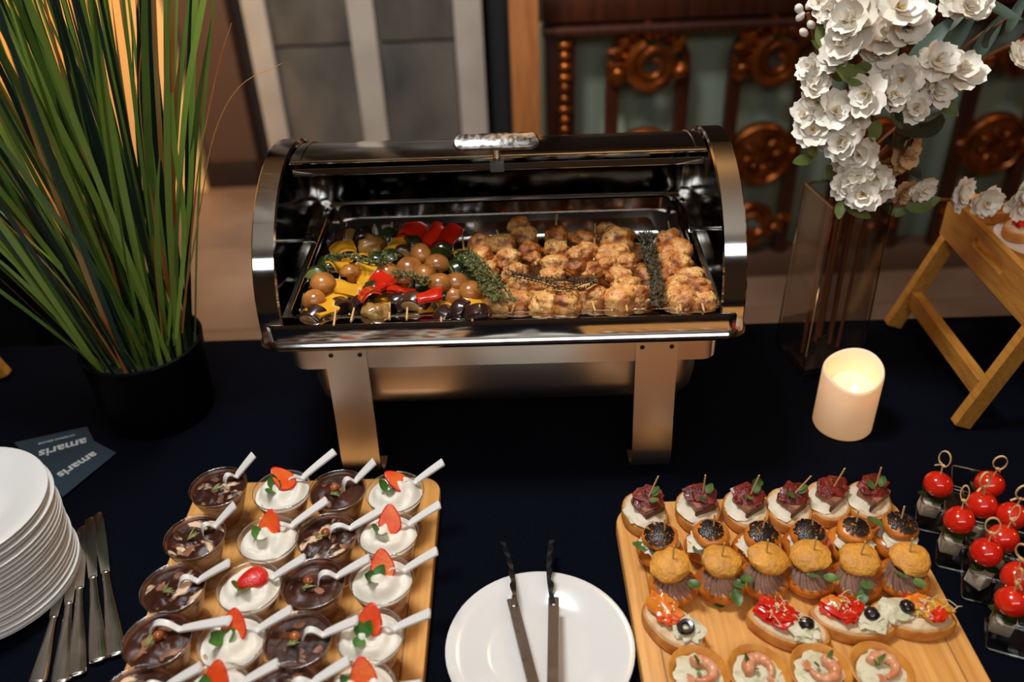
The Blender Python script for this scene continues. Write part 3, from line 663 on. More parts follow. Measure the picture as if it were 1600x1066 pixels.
# row 3: buns with piped pate and crumbed tops
r3 = [(1052, 911, 'leaf poking out at its right, leftmost of its row'), (1126, 907, 'tilted lid and two leaves hanging below, second in its row'), (1194, 902, 'wavy pate and leaf at its left, third in its row'),
      (1265, 898, 'most piped pate showing and a herb under the crumbed lid'), (1336, 904, 'yellow crumbed lid and a leaf hanging down in front'), (1410, 900, 'dark pate and browned base, by the right board edge')]
def ruffle(R, n=15, amp=.0014):
    def f(u, v):
        a = 2 * pi * v; r = R * (1 - .55 * u) * (1 + .07 * cos(n * a + u * 7))
        return (r * cos(a), r * sin(a), u * .017 + .001 * cos(n * a + u * 7))
    return G().grid(f, 9, 90)
ruf = ruffle(.0248).mesh('piped_pate', PATE)
for i, (px, py, look) in enumerate(r3):
    p = P(px, py, BZ + .018)
    t = thing('pate_bun', 'crumb topped bun with ' + look, 'canape', (p.x, p.y, T + BZ), RAD(14 - 9 * i), 'small buns with piped pate')
    obj('bun_base', G().blob((0, 0, .0135), (.0305, .03, .0145), i + 33, .05, 1.6, 3, None, 0, -.0125), BUN, t)
    obj('piped_pate', ruf, None, t, (0, -.003, .02), (RAD(4), 0, i))
    obj('bun_lid', G().blob((0, 0, 0), (.024, .022, .0105), i + 50, .09, 1.8, 3, None, 0, None, .025, 9), BUNY, t, (.003 * ((i % 3) - 1), .007, .0425), (RAD(10), RAD(8 * ((i % 3) - 1)), 0))
    lf(t, (.012 if i != 2 else -.018, -.014, .034), .02, .014, [200, 190, 120, 250, 170, 230][i], -10, None, 'leaf', .6)
    if i in (1, 4): lf(t, (.008, -.024, .03), .022, .014, 180, -40)
    if i in (3, 5): lf(t, (-.01, -.012, .034), .022, .007, 240, 0)
    pick(t, (0, .006, .05), (.05 * ((i + 1) % 3 - 1), .04), .024)
lf(thing('basil_leaf', 'dark basil leaf lying alone on the board below the pate buns', 'leaf', tuple(P(1127, 942, BZ)[:2]) + (T + BZ + .001,), 0), (0, 0, 0), .017, .011, 150, 4)
# row 4: long bread slices with peppers and cheese
r4 = [(1052, 978, -52, 'orange pepper and olive ring, leftmost of its row', 'o'), (1232, 978, -28, 'red pepper, black olive and sprouts, second in its row', 'r'), (1332, 968, -14, 'red pepper, yellow pepper edge and half olive, third in its row', 'r'), (1425, 962, -12, 'herb cheese rosette and yellow pepper, by the right board edge', 'y')]
for i, (px, py, yaw, look, k) in enumerate(r4):
    p = P(px, py, BZ + .014)
    t = thing('pepper_bruschetta', 'long bread slice with ' + look, 'canape', (p.x, p.y, T + BZ), RAD(yaw), 'bread slices with peppers and herb cheese')
    bread(t, .094 if i else .088, .05, .017, i + 30, .2)
    z = .0205; s = 1 if i else -1
    obj('herb_cheese', G().blob(((.018 if i < 3 else -.022), (-.004 if i else .003), z + .002), (.017, .016, .006), i, .3, 2.4, 3, None, 0, None, .1, 6), HCHE, t)
    mm = {'o': ORP, 'r': REDP, 'y': YELP}[k]; xo = -.014 if i < 3 else .014
    obj('pepper_slice', G().blob((xo, .004, z + .005), (.022, .016, .006), i + 5, .35, 2, 3), mm, t)
    obj('pepper_slice', G().blob((xo + .01, -.006, z + .007), (.012, .008, .005), i + 8, .35, 2, 3, M4.Rotation(RAD(40), 4, 'Z')), REDP if i else mat('deep_orange_pepper', C(228, 84, 20), .25, coat=.4), t)
    obj('pepper_slice', G().blob((xo - .008, .008, z + .008), (.012, .009, .005), i + 11, .35, 2, 3), ORP if i != 1 else REDP, t)
    if i == 0: g = G().lathe([(.0035, .003), (.0045, .0055), (.008, .006), (.01, .003), (.008, 0), (.0045, 0), (.0035, .003)], 18)
    else: g = G().blob((0, 0, 0), (.0085, .0085, .007), i, .08, 2, 3, None, 0, -.002)
    obj('olive', g, OLIVE, t, (.018 if i < 3 else -.008, -.001, z + .008), (.2, .1, 0))
    if i == 3: obj('pepper_dice', G().blob((-.002, .017, z + .003), (.006, .005, .005), 5, .25, 2, 2), REDP, t)
    sd = obj('sesame_sprinkle', seeds(.014, .006, 16, 60 + i, SESW, 0, .8), SESW, t, (xo, .004, z + .006)); sd['kind'] = 'stuff'
    if i:
        g = G(); rr = random.Random(90 + i)
        for q in range(9):
            a = V((xo + rr.uniform(-.014, .026), rr.uniform(-.012, .012), z + .014)); b = a + V((rr.uniform(-.014, .014), rr.uniform(-.012, .012), rr.uniform(-.002, .004)))
            g.tube(bez([a, (a + b) / 2 + V((rr.uniform(-.004, .004), 0, .004)), b], 4), .0005, 5)
        o_ = obj('sprouts', g, SPRT, t); o_['kind'] = 'stuff'
# row 5: shrimp tarts
r5 = [(1092, 1052, 'curled shrimp and green herb, leftmost of the front row', 20), (1186, 1050, 'pinkish shrimp standing over cheese, second of the front row', 80), (1282, 1048, 'pale shrimp and long herb leaf, third of the front row', -20), (1378, 1046, 'curled shrimp around dark seeds, rightmost of the front row', 40)]
def shrimp_mesh(sd):
    g = G(); rr = random.Random(sd); n = 26; pth = []
    for i in range(n):
        a = RAD(-150 + 255 * i / (n - 1)); R = .0135
        pth.append(V((R * cos(a), R * sin(a) * .85, .003 + .003 * sin(i * .2))))
    rad = [(.0018 + .0052 * math.sin(min(1, (i + 1) / n * 1.05) * pi * .62) ) * (1 + .1 * sin(i * 1.6)) for i in range(n)]; rad[0] = .0012; rad[-1] = .003
    g.tube(pth, rad, 10)
    mx = M4.Translation(pth[0]) @ M4.Rotation(RAD(60), 4, 'Z')
    for q in (-22, 0, 22): leaf(g, .011, .005, .2, .1, .8, 0, mx @ M4.Rotation(RAD(q), 4, 'Z'), 4, 2)
    return g.mesh('shrimp', SHRIMP)
shm = [shrimp_mesh(k) for k in range(2)]
def shrimp_tart(name, label, p, yaw, i, m, group=None):
    t = thing(name, label, 'canape', (p.x, p.y, p.z), RAD(yaw * .3), group)
    obj('tart_shell', G().lathe([(0, .001), (.02, .001), (.026, .006), (.0315, .02), (.0325, .0215), (.031, .0225), (.0285, .02), (.024, .012), (0, .012)], 26, 0, M4.Diagonal((1, 1.12, 1, 1))), TART, t)
    obj('cheese_filling', G().blob((0, 0, .015), (.025, .027, .005), i, .2, 3, 3, None, 0, None, .06, 8), HCHE, t)
    obj('shrimp', m, None, t, (.002, .002, .0205), (RAD(15), RAD(8), RAD(yaw)))
    lf(t, (-.006 if i % 2 else .006, .006, .024), .02, .006, 60 - 50 * i, 35); lf(t, (0, .004, .024), .012, .006, 160 - 30 * i, 25)
    return t
for i, (px, py, look, yaw) in enumerate(r5):
    p = P(px, py, BZ + .022); p.z = T + BZ
    shrimp_tart('shrimp_tart', 'small pastry cup with ' + look, p, yaw, i, shm[i % 2], 'shrimp pastry cups')
# ---------------------------------------------------------------- tomato skewers in clear cubes
TOM = mat('cherry_tomato', C(206, 26, 14), .14, 0, C(220, 42, 18), 20, coat=.6, sss=.05)
FETA = mat('feta', C(214, 200, 176), .6, 0, C(196, 180, 152), 60, bump=.3, bscale=170)
BASIL = mat('basil_pesto', C(54, 70, 26), .4, 0, C(34, 48, 18), 60, rnd=.15)
CUBE = thin_glass('clear_cube', (.9, .9, .88, 1), .03, .04, .5)
CEDG = thin_glass('clear_cube_edge', (.8, .78, .74, 1), .06, .35, .9)
cw, chh = .046, .046
g = G(); g2 = G()
loop_o = rrect(cw, cw, .004, 3); 
rr_sweep(g, cw, cw, .004, [(-.003, .001), (-.001, .001), (0, .003), (.001, chh)], False, 3)
g.add([V((x * .9, y * .9, .002)) for x, y, _, _ in loop_o], [tuple(range(len(loop_o)))])
cube_me = g.mesh('clear_walls', CUBE, True, 30)
rimq = rr_sweep(G(), cw, cw, .004, [(.0002, chh - .0004), (.0016, chh - .0004), (.0016, chh + .0008), (.0002, chh + .0008)], True, 3).mesh('cube_rim', CEDG, True, 30)
baseq = rr_sweep(G(), cw, cw, .004, [(-.0012, .0003), (.0006, .0003), (.0006, .0018), (-.0012, .0018)], True, 3).mesh('cube_base_edge', CEDG, True, 30)
tom_me = G().blob((0, 0, 0), (.0183, .0183, .0165), 2, .02, 1.2, 3).mesh('cherry_tomato', TOM)
feta_me = G().box((0, 0, 0), (.022, .022, .02), .0022).mesh('feta_cube', FETA)
def knot(v):
    h = .028; pts = [(0, 0, -.02), (0, 0, h * .5)]
    for k in range(15):
        a = RAD(-80 + 330 * k / 14); pts.append((.0075 * cos(a) * (1 if v != 2 else .6), .002 * sin(a * .5), h * .5 + .011 + .0105 * sin(a)))
    pts += [(-.010, .0015, h * .5 - .004)] if v == 0 else [(.006, .002, h * .5 - .006)]
    g = G().sweep(bez(pts, 3), [(-.0013, -.0006), (.0013, -.0006), (.0013, .0006), (-.0013, .0006)], side=(0, 1, 0))
    g.blob((0, 0, h * .5 + .001), (.0028, .0022, .0024), 1, .1, 2, 2)
    return g.mesh('knotted_pick', STICK, True, 40)
knots = [knot(k) for k in range(3)]
TC = [(1466, 757, 'nearest the candle at the back left'), (1546, 757, 'at the back of the second column'), (1499, 813, 'second in the left column'), (1534, 789, 'behind the second one of the left column'), (1541, 863, 'third in the left column'),
      (1567, 841, 'just right of the third of the left column'), (1581, 806, 'at the right edge, third from the back'), (1590, 902, 'cut by the right frame edge, lower one'), (1582, 940, 'fourth in the left column')]
YAW = RAD(-24)
cubes = [(1484, 795, 'back left'), (1553, 806, 'back right'), (1513, 852, 'second of the left column'), (1592, 850, 'second of the right column, cut by the frame'), (1560, 905, 'third of the left column'), (1598, 962, 'fourth of the left column, in the lower right corner')]
def cube_at(x, y, look):
    c = thing('clear_cube_cup', f'clear square plastic cup holding tomato skewers, {look}', 'cup', (x, y, T + .0005), YAW, 'clear square cups')
    obj('clear_walls', cube_me, None, c); obj('cube_rim', rimq, None, c); obj('cube_base_edge', baseq, None, c)
rr = random.Random(4)
u = V((cos(YAW), sin(YAW), 0)); v_ = V((-sin(YAW), cos(YAW), 0))
base = P(1466, 800, .02); base.z = 0
col0 = [P(x, y, .05) for x, y in ((1466, 767), (1500, 823), (1542, 872), (1583, 948))]
cnames = ['back left one nearest the candle', 'second of the left column', 'third of the left column', 'fourth of the left column, lowest in view']
cnames2 = ['back one of the right column', 'second of the right column', 'third of the right column, cut by the frame', 'lowest of the right column, cut by the frame']
cubes = []
for k, q in enumerate(col0):
    cubes.append((q.x + .004, q.y - .006, cnames[k])); cubes.append((q.x + .052, q.y + .018, cnames2[k]))
for x, y, n_ in cubes: cube_at(x, y, n_)
for k, (px, py, look) in enumerate(TC):
    p = P(px, py, .062)
    t = thing('tomato_skewer', f'tomato and feta on a knotted pick, {look}', 'skewer', (p.x, p.y, T + .062), rr.uniform(-.6, .6) - .4, 'cherry tomato skewers')
    t.rotation_euler.x = RAD(rr.uniform(-8, 8)); t.rotation_euler.y = RAD(rr.uniform(-10, 6))
    obj('tomato', tom_me, None, t, (0, 0, 0), (rr.uniform(-.2, .2), .2, rr.random() * 6)); obj('knotted_pick', knots[k % 3], None, t, (0, 0, .014), (0, 0, rr.uniform(-.6, .6)))
    obj('feta_cube', feta_me, None, t, (-.004, -.004, -.034), (.1, .15, .5)); obj('pick_shaft', G().tube([(0, 0, -.048), (0, 0, .02)], .0011, 6), STICK, t)
    g = G()
    for q in range(4): leaf(g, .024, .015, .5, .25, .8, 0, M4.Translation((0, 0, -.019)) @ M4.Rotation(q * 1.6 + .4, 4, 'Z') @ M4.Rotation(RAD(-12), 4, 'X'))
    obj('basil_leaves', g, BASIL, t)['kind'] = 'stuff'
# ---------------------------------------------------------------- food in the chafing dish
EGG = mat('eggplant', C(50, 28, 24), .2, 0, C(88, 58, 34), 26, .5, .8, coat=.5)
EGGF = mat('eggplant_flesh', C(166, 126, 70), .35, 0, C(110, 76, 40), 40, coat=.3)
ZUC = mat('zucchini', C(34, 42, 18), .25, 0, C(66, 72, 28), 30, .45, .75, coat=.4)
ONI = mat('roast_onion', C(172, 130, 68), .25, 0, C(120, 78, 36), 26, coat=.4)
MUSH = mat('mushroom', C(186, 118, 54), .25, 0, C(104, 54, 22), 30, .38, .7, coat=.15, rnd=.22)
YPEP = mat('roast_yellow_pepper', C(228, 164, 40), .2, 0, C(206, 120, 24), 24, .45, .8, coat=.5)
RPEP = mat('roast_red_pepper', C(206, 40, 16), .18, 0, C(160, 22, 8), 24, .45, .8, coat=.5)
CHIK = mat('grilled_chicken', C(232, 172, 98), .46, 0, C(188, 104, 38), 36, .4, .58, None, .7, 170, 9, coat=.04, rnd=.08, col3=C(88, 40, 14))
def specks(m, col, scale, lo, hi):
    nt = m.node_tree; N = nt.nodes; L = nt.links; I = N['Principled BSDF'].inputs['Base Color']; src = I.links[0].from_socket
    tc = N.new('ShaderNodeTexCoord'); nz = N.new('ShaderNodeTexNoise'); nz.inputs['Scale'].default_value = scale; nz.inputs['Detail'].default_value = 2; L.new(tc.outputs['Object'], nz.inputs['Vector'])
    r = N.new('ShaderNodeMapRange'); r.inputs['From Min'].default_value = lo; r.inputs['From Max'].default_value = hi; L.new(nz.outputs['Fac'], r.inputs['Value'])
    mx = N.new('ShaderNodeMix'); mx.data_type = 'RGBA'; L.new(r.outputs[0], mx.inputs[0]); L.new(src, mx.inputs[6]); mx.inputs[7].default_value = col; L.new(mx.outputs[2], I)
specks(CHIK, C(96, 66, 30), 330, .6, .7); specks(CHIK, C(122, 58, 20), 60, .56, .68)
THY = mat('thyme_leaf', C(92, 98, 42), .6, rnd=.1)
THYS = mat('thyme_stem', C(72, 56, 34), .6)
KZ = .276
def chunk(kind, seed, s=1.0):
    rr = random.Random(seed); g = G()
    if kind == 'm':    # mushroom: domed cap and stub
        g.lathe([(0, .0135), (.006, .0132), (.012, .0095), (.0155, .003), (.0145, -.002), (.009, -.0035), (.0065, -.004), (.0062, -.012), (0, -.0125)], 18)
        return g.mesh('mushroom', MUSH)
    if kind in 'yr':   # curved pepper piece
        def f(u, v):
            a = (u - .5) * 1.7; r = .017; t = (v - .5) * .032
            return (t * (1 + .1 * sin(u * 5 + seed)), r * sin(a) * 1.15, r * cos(a) - r * .72 + .003 * noise.noise(V((u * 2 + seed, v * 2, 0))))
        top = G().grid(f, 7, 6); n = len(top.v); g.add(top.v, top.f); g.add([v - V((0, v.y * .12, .0036)) for v in top.v], [tuple(reversed(q)) for q in top.f])
        per = [i * 7 for i in range(8)] + [49 + j for j in range(1, 7)] + [(7 - i) * 7 + 6 for i in range(1, 8)] + [6 - j for j in range(1, 7)]
        g.f += [(per[i], per[(i + 1) % len(per)], per[(i + 1) % len(per)] + n, per[i] + n) for i in range(len(per) - 1)]; g.m += [0] * (len(per) - 1)
        return g.mesh('pepper', YPEP if kind == 'y' else RPEP)
    if kind in 'ez':   # thick half-round slice: skin with a paler cut face
        o = [(.0165 * cos(RAD(a)) * (1 + .05 * math.sin(a * .1 + seed)), .0165 * sin(RAD(a))) for a in range(0, 181, 15)]
        g.prism(o, -.009, .009, .0025, 0, M4.Rotation(pi / 2, 4, 'X') @ M4.Translation((0, -.006, 0)))
        g.prism([(x * .82, y * .82 + .001) for x, y in o], .0075, .0098, .001, 1, M4.Rotation(pi / 2, 4, 'X') @ M4.Translation((0, -.006, 0)))
        return g.mesh('slice', [EGG, EGGF] if kind == 'e' else [ZUC, mat('zucchini_flesh', C(120, 122, 60), .3, coat=.3) if 'zucchini_flesh' not in bpy.data.materials else bpy.data.materials['zucchini_flesh']], True, 40)
    g.blob((0, 0, 0), (.016, .014, .012), seed, .25, 1.8, 3)
    return g.mesh('onion', ONI)
CH = {k: [chunk(k, q * 5.3 + 1) for q in range(3 if k not in 'm' else 1)] for k in 'myrezo'}
PN = {'m': 'mushroom', 'y': 'yellow_pepper', 'r': 'red_pepper', 'e': 'eggplant', 'z': 'zucchini', 'o': 'onion'}
kebabs = [
 ('leftmost, with large yellow pepper', (526, 503), (541, 356), 'e 530 479|y 522 459|y 500 483|m 505 445|z 512 415|y 535 388|e 538 371|m 491 470|e 492 494|z 498 430'),
 ('second from left, red pepper strip near its stick end', (553, 496), (585, 358), 'e 563 474|r 576 459|y 541 449|o 588 488|m 548 428|y 557 402|o 580 382|z 586 408|e 565 372|y 535 415'),
 ('third from left, with two bright red peppers', (613, 492), (612, 355), 'e 620 470|r 629 454|r 597 440|m 606 428|z 583 450|y 572 428|z 612 405|y 614 386|z 606 371|y 598 470|m 630 438'),
 ('middle one, with dark cut eggplant in front', (640, 493), (645, 355), 'e 646 472|r 671 461|z 686 458|m 640 421|z 655 440|z 645 379|r 643 362|m 658 399|m 665 430|e 630 395|y 668 484'),
 ('second from right, with four brown mushrooms', (694, 497), (690, 356), 'e 696 492|y 704 479|m 711 464|m 687 445|m 713 444|m 683 416|z 692 391|r 700 368|r 674 368|y 722 394|z 715 420'),
 ('rightmost, next to the chicken', (743, 496), (722, 372), 'e 744 490|y 747 479|m 736 458|z 730 436|z 727 405|e 722 482')]
rr = random.Random(3)
for i, (look, a, b, seq) in enumerate(kebabs):
    pa = P(a[0], a[1], KZ); pb = P(b[0], b[1], KZ); c = (pa + pb) / 2; c.z = T + .222
    t = thing('vegetable_skewer', 'vegetable skewer in the chafing dish, ' + look, 'skewer', c, 0, 'vegetable skewers in the chafing dish')
    obj('stick', G().tube([pa - c + V((-.004, -.002, -.004)), pb - c + V((0, .008, .003))], .0013, 6), STICK, t)
    for k, s in enumerate(seq.split('|')):
        kd, x, y = s.split(); z = KZ - (.008 if float(y) > 462 else 0) + rr.uniform(-.004, .008) + (.006 if kd in 'mr' else 0)
        q = P(float(x), float(y), z) - c
        rot = (rr.uniform(-.5, .35), rr.uniform(-.35, .35), rr.uniform(0, 6.28)) if kd in 'm' else (RAD(rr.uniform(-25, 15)), RAD(rr.uniform(-25, 25)), rr.uniform(0, 6.28))
        o = obj(PN[kd], CH[kd][k % len(CH[kd])], None, t, q, rot); sc = rr.uniform(.92, 1.2) * (1.08 if kd in 'yr' else 1); o.scale = (sc, sc * rr.uniform(.85, 1.1), sc)
# a bed of vegetables and juices under the skewers, too deep to tell apart
bed = G()
for k in range(60):
    q = P(490 + rr.random() * 255, 372 + rr.random() * 125, .24)
    bed.blob((q.x, q.y, T + .24 + rr.uniform(-.006, .006)), (.02, .018, .02), k, .2, 2, 2, None, rr.choice((0, 1, 2)))
for k in range(90):
    q = P(760 + rr.random() * 340, 385 + rr.random() * 115, .24)
    bed.blob((q.x, q.y, T + .24 + rr.uniform(-.006, .004)), (.02, .018, .02), k, .25, 2, 2, None, 3)
bo = obj('food_bed', bed, [EGG, ZUC, ONI, CHIK]); bo['kind'] = 'stuff'; bo['label'] = 'lower layer of roasted vegetables and chicken inside the pan'
def meatm(seed):
    return G().blob((0, 0, 0), (.0205, .0145, .0135), seed, .13, 1.5, 4, None, 0, None, .07, 3.4).mesh('chicken_piece', CHIK)
MT = [meatm(k * 2.7 + 1) for k in range(8)]
chick = [
 ('at the far left of the chicken, beside the vegetables', (741, 346), (760, 436), '750 378 .95|752 400 1|758 424 1'),
 ('with a browned long piece, second from the left at the back', (776, 360), (806, 432), '783 381 1.05|792 406 1.1|804 428 1'),
 ('with a pointed piece reaching the back rim and a bare stick end', (803, 346), (838, 414), '810 352 .9|818 370 1.15|828 392 1|834 404 .6'),
 ('upright with four round pieces and a tip above, middle of the back', (870, 336), (862, 440), '869 368 1|870 391 1.05|867 413 1|861 433 .95'),
 ('with slim pieces and bare stick end in the middle', (930, 350), (927, 436), '911 372 .95|918 394 1|899 398 .8|900 420 .85|925 422 .9'),
 ('with one large folded piece, right of the middle', (953, 348), (955, 425), '948 362 .9|965 374 1.35|957 398 1.3|979 411 .85|945 416 .9'),
 ('with long pieces and two stick tips at the back right', (1044, 346), (1058, 425), '1047 375 1.1|1055 393 1.2|1060 413 1.05|1045 405 .9'),
 ('with charred stripes, front left beside the thyme', (815, 440), (800, 494), '812 448 .95|797 472 1|805 486 1.15|782 484 1'),
 ('second from the left at the front', (845, 440), (847, 495), '838 450 .9|846 469 1.1|852 487 1.15'),
 ('third from the left at the front, with small pieces', (880, 440), (890, 494), '876 452 .85|889 472 1|884 488 1.1|868 474 .75'),
 ('in the middle of the front under dark thyme', (915, 440), (930, 494), '915 452 .85|926 472 1.1|934 487 1.15|908 484 .9'),
 ('right of the middle at the front, with one big round piece', (970, 425), (980, 494), '968 432 .95|978 448 1.1|972 472 1.25|988 484 1.05|1000 462 .9'),
 ('second from the right at the front', (1055, 425), (1064, 494), '1050 430 .95|1060 448 1.05|1062 468 1.1|1066 487 1.1'),
 ('rightmost, against the right pan wall', (1085, 425), (1100, 492), '1080 432 .9|1090 448 .95|1097 466 1|1100 485 1')]
for i, (look, a, b, seq) in enumerate(chick):
    z0 = KZ + (.006 if i < 7 else 0)
    pa = P(a[0], a[1], z0 + .006); pb = P(b[0], min(b[1], 486), z0 - .001); c = (pa + pb) / 2; c.z = T + .222
    t = thing('chicken_skewer', 'grilled chicken skewer, ' + look, 'skewer', c, 0, 'chicken skewers in the chafing dish')
    obj('stick', G().tube([pa - c, pb - c], .0014, 6), STICK, t)
    for k, s in enumerate(seq.split('|')):
        x, y, sc = (float(v) for v in s.split())
        o = obj('chicken_piece', MT[(i * 3 + k) % 8], None, t, P(x, min(y, 462 + (y - 462) * .45) if y > 462 else y, z0 - (.006 if y > 462 else 0) + rr.uniform(-.002, .006)) - c, (rr.uniform(-.3, .3), rr.uniform(-.3, .3), rr.uniform(-.4, .4) + pi * rr.randint(0, 1)))
        o.scale = (sc * rr.uniform(.84, 1.02), sc * rr.uniform(.9, 1.1), sc)
def thyme(name, label, pts, n, spread, seed, green=THY):
    r2 = random.Random(seed); c = P(*pts[len(pts) // 2], KZ + .03)
    t = thing('thyme_sprig', label, 'herb', c, 0)
    gs = G(); gl = G()
    for k in range(n):
        off = V((r2.uniform(-1, 1) * spread, r2.uniform(-1, 1) * spread * .6, r2.uniform(-.4, 1) * .008))
        path = bez([P(x, y, KZ + .022) - c + off * (.4 + .6 * r2.random()) + V((r2.uniform(-.005, .005), r2.uniform(-.005, .005), r2.uniform(-.002, .004))) for x, y in pts], 5)
        gs.tube(path, .0006, 4)
        for p in path:
            for q in range(3):
                mx = M4.Translation(p) @ M4.Rotation(r2.uniform(0, 6.28), 4, 'Z') @ M4.Rotation(r2.uniform(-.3, .9), 4, 'X')
                leaf(gl, r2.uniform(.004, .007), .0026, .3, .3, .8, 0, mx, 2, 2)
    obj('stem', gs, THYS, t)['kind'] = 'stuff'; obj('leaves', gl, green, t)['kind'] = 'stuff'
thyme('t', 'thin green thyme sprig over the vegetables at the left', [(515, 408), (545, 404), (580, 416), (612, 408)], 5, .01, 1)
thyme('t', 'small thyme sprig among the mushrooms in the middle of vegetables', [(620, 428), (645, 434), (668, 442)], 4, .009, 2)
thyme('t', 'bushy thyme bunch between the vegetables and the chicken', [(735, 400), (752, 425), (768, 450), (782, 472)], 14, .02, 3)
thyme('t', 'dark fried thyme lying across the chicken in the middle', [(800, 432), (845, 440), (890, 448), (930, 440)], 5, .008, 4, mat('fried_thyme', C(48, 38, 22), .6))
thyme('t', 'long dark thyme bunch hanging down the right part of chicken', [(1008, 372), (1016, 405), (1024, 440), (1028, 478)], 14, .013, 5, mat('dark_thyme', C(62, 58, 34), .6))
# ---------------------------------------------------------------- plates
pl_prof = [(0, .003), (.05, .003), (.056, .0012), (.06, .0015), (.066, .005), (.1055, .0145), (.1075, .0158), (.1078, .0168), (.1065, .0172), (.09, .0135), (.07, .0085), (.062, .0058), (.055, .0052), (0, .005)]
plate_me = G().lathe(pl_prof, 64).mesh('plate', CHINA)
p = obj('plate', plate_me, None, None, (.0165, .643, T + .0004)); tag(p, 'white china plate carrying the serving tongs between the two boards', 'plate')
sx, sy = -.665, .775
rr = random.Random(8)
NPL = 20
for k in range(NPL):
    o = obj('plate', plate_me, None, None, (sx - .004 + rr.uniform(-.0022, .0022), sy + rr.uniform(-.002, .002), T + .0004 + k * .0068), (0, 0, rr.uniform(0, 6)))
    tag(o, 'topmost white plate of the tall stack at the left edge' if k == NPL - 1 else 'lowest white plate of the tall stack, lying on the cloth' if k == 0 else 'white plate in the middle of the tall stack at the left edge', 'plate', 'stacked white plates')
# ---------------------------------------------------------------- tongs
NYL = mat('black_nylon', C(16, 16, 18), .3)
TST = mat('tong_steel', (.2, .17, .15, 1), .3, 1, None, 60, rvar=.05)
tp = P(838, 985, .045); tp.z = T + .018
tg_ = thing('serving_tongs', 'dark steel tongs with scalloped black tips resting on the white plate', 'tongs', tp)
def tong(a, b, c, side):
    """tip, rivet and near point of one arm (pixels)"""
    A = P(*a, .032) - tp; B = P(*b, .036) - tp; Cc = P(*c, .047) - tp
    d = (Cc - B); E_ = Cc + d * .55 + V((side * .004, 0, .004)); x = V((0, -side, 0))
    B2 = B - d.normalized() * .012
    arm = obj('arm', G().sweep([B2, B, Cc, E_], [(-.0058, -.0012), (.0058, -.0012), (.0064, .001), (.005, .0014), (-.005, .0014), (-.0064, .001)], side=(1, 0, 0)), TST, tg_, angle=30)
    obj('rivet', G().blob(B + V((0, 0, .0016)), (.0021, .0021, .001), 0, 0, 1, 2), mat('rivet_white', C(230, 226, 220), .3) if side > 0 else bpy.data.materials['rivet_white'], arm)
    pth = [B.lerp(A, i / 26) + V((side * .004 * sin(pi * i / 26), 0, -.004 * (i / 26) ** 2)) for i in range(27)]
    g = G(); k = len(pth)
    secs = []
    for i, q in enumerate(pth):
        w = (.006 + .004 * math.sin(pi * min(1, i / 26 * .9 + .12))) * (1 - .55 * (i / 26) ** 4); sc = .0018 * (1 if i % 5 in (1, 2) else -.6 if i % 5 == 4 else .3) * (i > 3)
        secs += [q + V((-side * .0015, 0, -w * .9)), q + V((side * .0035, 0, -w * .2)), q + V((side * .0035, 0, w * .4)), q + V((-side * (.002 + sc), 0, w * .5 + sc))]
    fs = [(i * 4 + j, i * 4 + (j + 1) % 4, (i + 1) * 4 + (j + 1) % 4, (i + 1) * 4 + j) for i in range(k - 1) for j in range(4)] + [(0, 1, 2, 3), tuple(reversed(range(4 * k - 4, 4 * k)))]
    obj('tip', g.add(secs, fs), NYL, tg_, angle=50)
tong((785, 845), (803, 948), (833, 1066), 1)
tong((862, 842), (865, 946), (864, 1066), -1)
# ---------------------------------------------------------------- knives
KST = mat('cutlery_steel', (.66, .62, .58, 1), .2, 1, None, 40, rvar=.05)
KBL = mat('knife_blade_steel', (.72, .66, .6, 1), .22, 1)
kn = [((152, 803), (172, 893), (182, 1022), 'rightmost of the fan, with its tip furthest back'), ((139, 811), (151, 902), (154, 1032), 'second from the right in the fan'), ((127, 824), (129, 919), (120, 1054), 'third from the right in the fan'),
      ((118, 834), (104, 945), (95, 1066), 'fourth from the right, blade half under the plates'), ((112, 850), (86, 965), (58, 1066), 'leftmost in the fan, coming out from under the plate stack')]
for k, (a, b, c, look) in enumerate(kn):
    A = P(*a, .004); B = P(*b, .004); Cc = P(*c, .004)
    dirv = (A - Cc); dirv.z = 0; L = dirv.length; dirv.normalize(); ang = math.atan2(dirv.y, dirv.x)
    t = thing('table_knife', 'steel table knife, ' + look, 'knife', (Cc.x, Cc.y, T + .0006 + .0004 * (k % 2)), ang, 'table knives fanned beside the plate stack')
    lb = (B - Cc).length
    hp = [V((lb * i / 10, 0, .0036)) for i in range(11)]; sc = [(.5 + .5 * math.cos(pi * i / 10) * .55 + .22, 1 - .3 * i / 10) for i in range(11)]
    oct_ = [(.0105 * cos(2 * pi * i / 12), .0034 * sin(2 * pi * i / 12)) for i in range(12)]
    g = G().sweep(hp, oct_, side=(0, 1, 0), scl=sc); g.blob((0, 0, .0036), (.004, .0098, .0032), 0, 0, 1, 2); g.blob((lb, 0, .0036), (.004, .0052, .003), 0, 0, 1, 2)
    obj('handle', g, KST, t)
    o = []
    for i in range(9): u = i / 8; o.append((lb + (L - lb) * u, -.0075 * (.75 + .25 * math.sin(u * pi * .8)) * (1 if u < .9 else .8)))
    o.append((L + .002, -.002)); o += [(L - .002, .005), (lb + (L - lb) * .5, .0075), (lb, .005)]
    obj('blade', G().prism(o, .0026, .0042, .0006), KBL, t, angle=30)
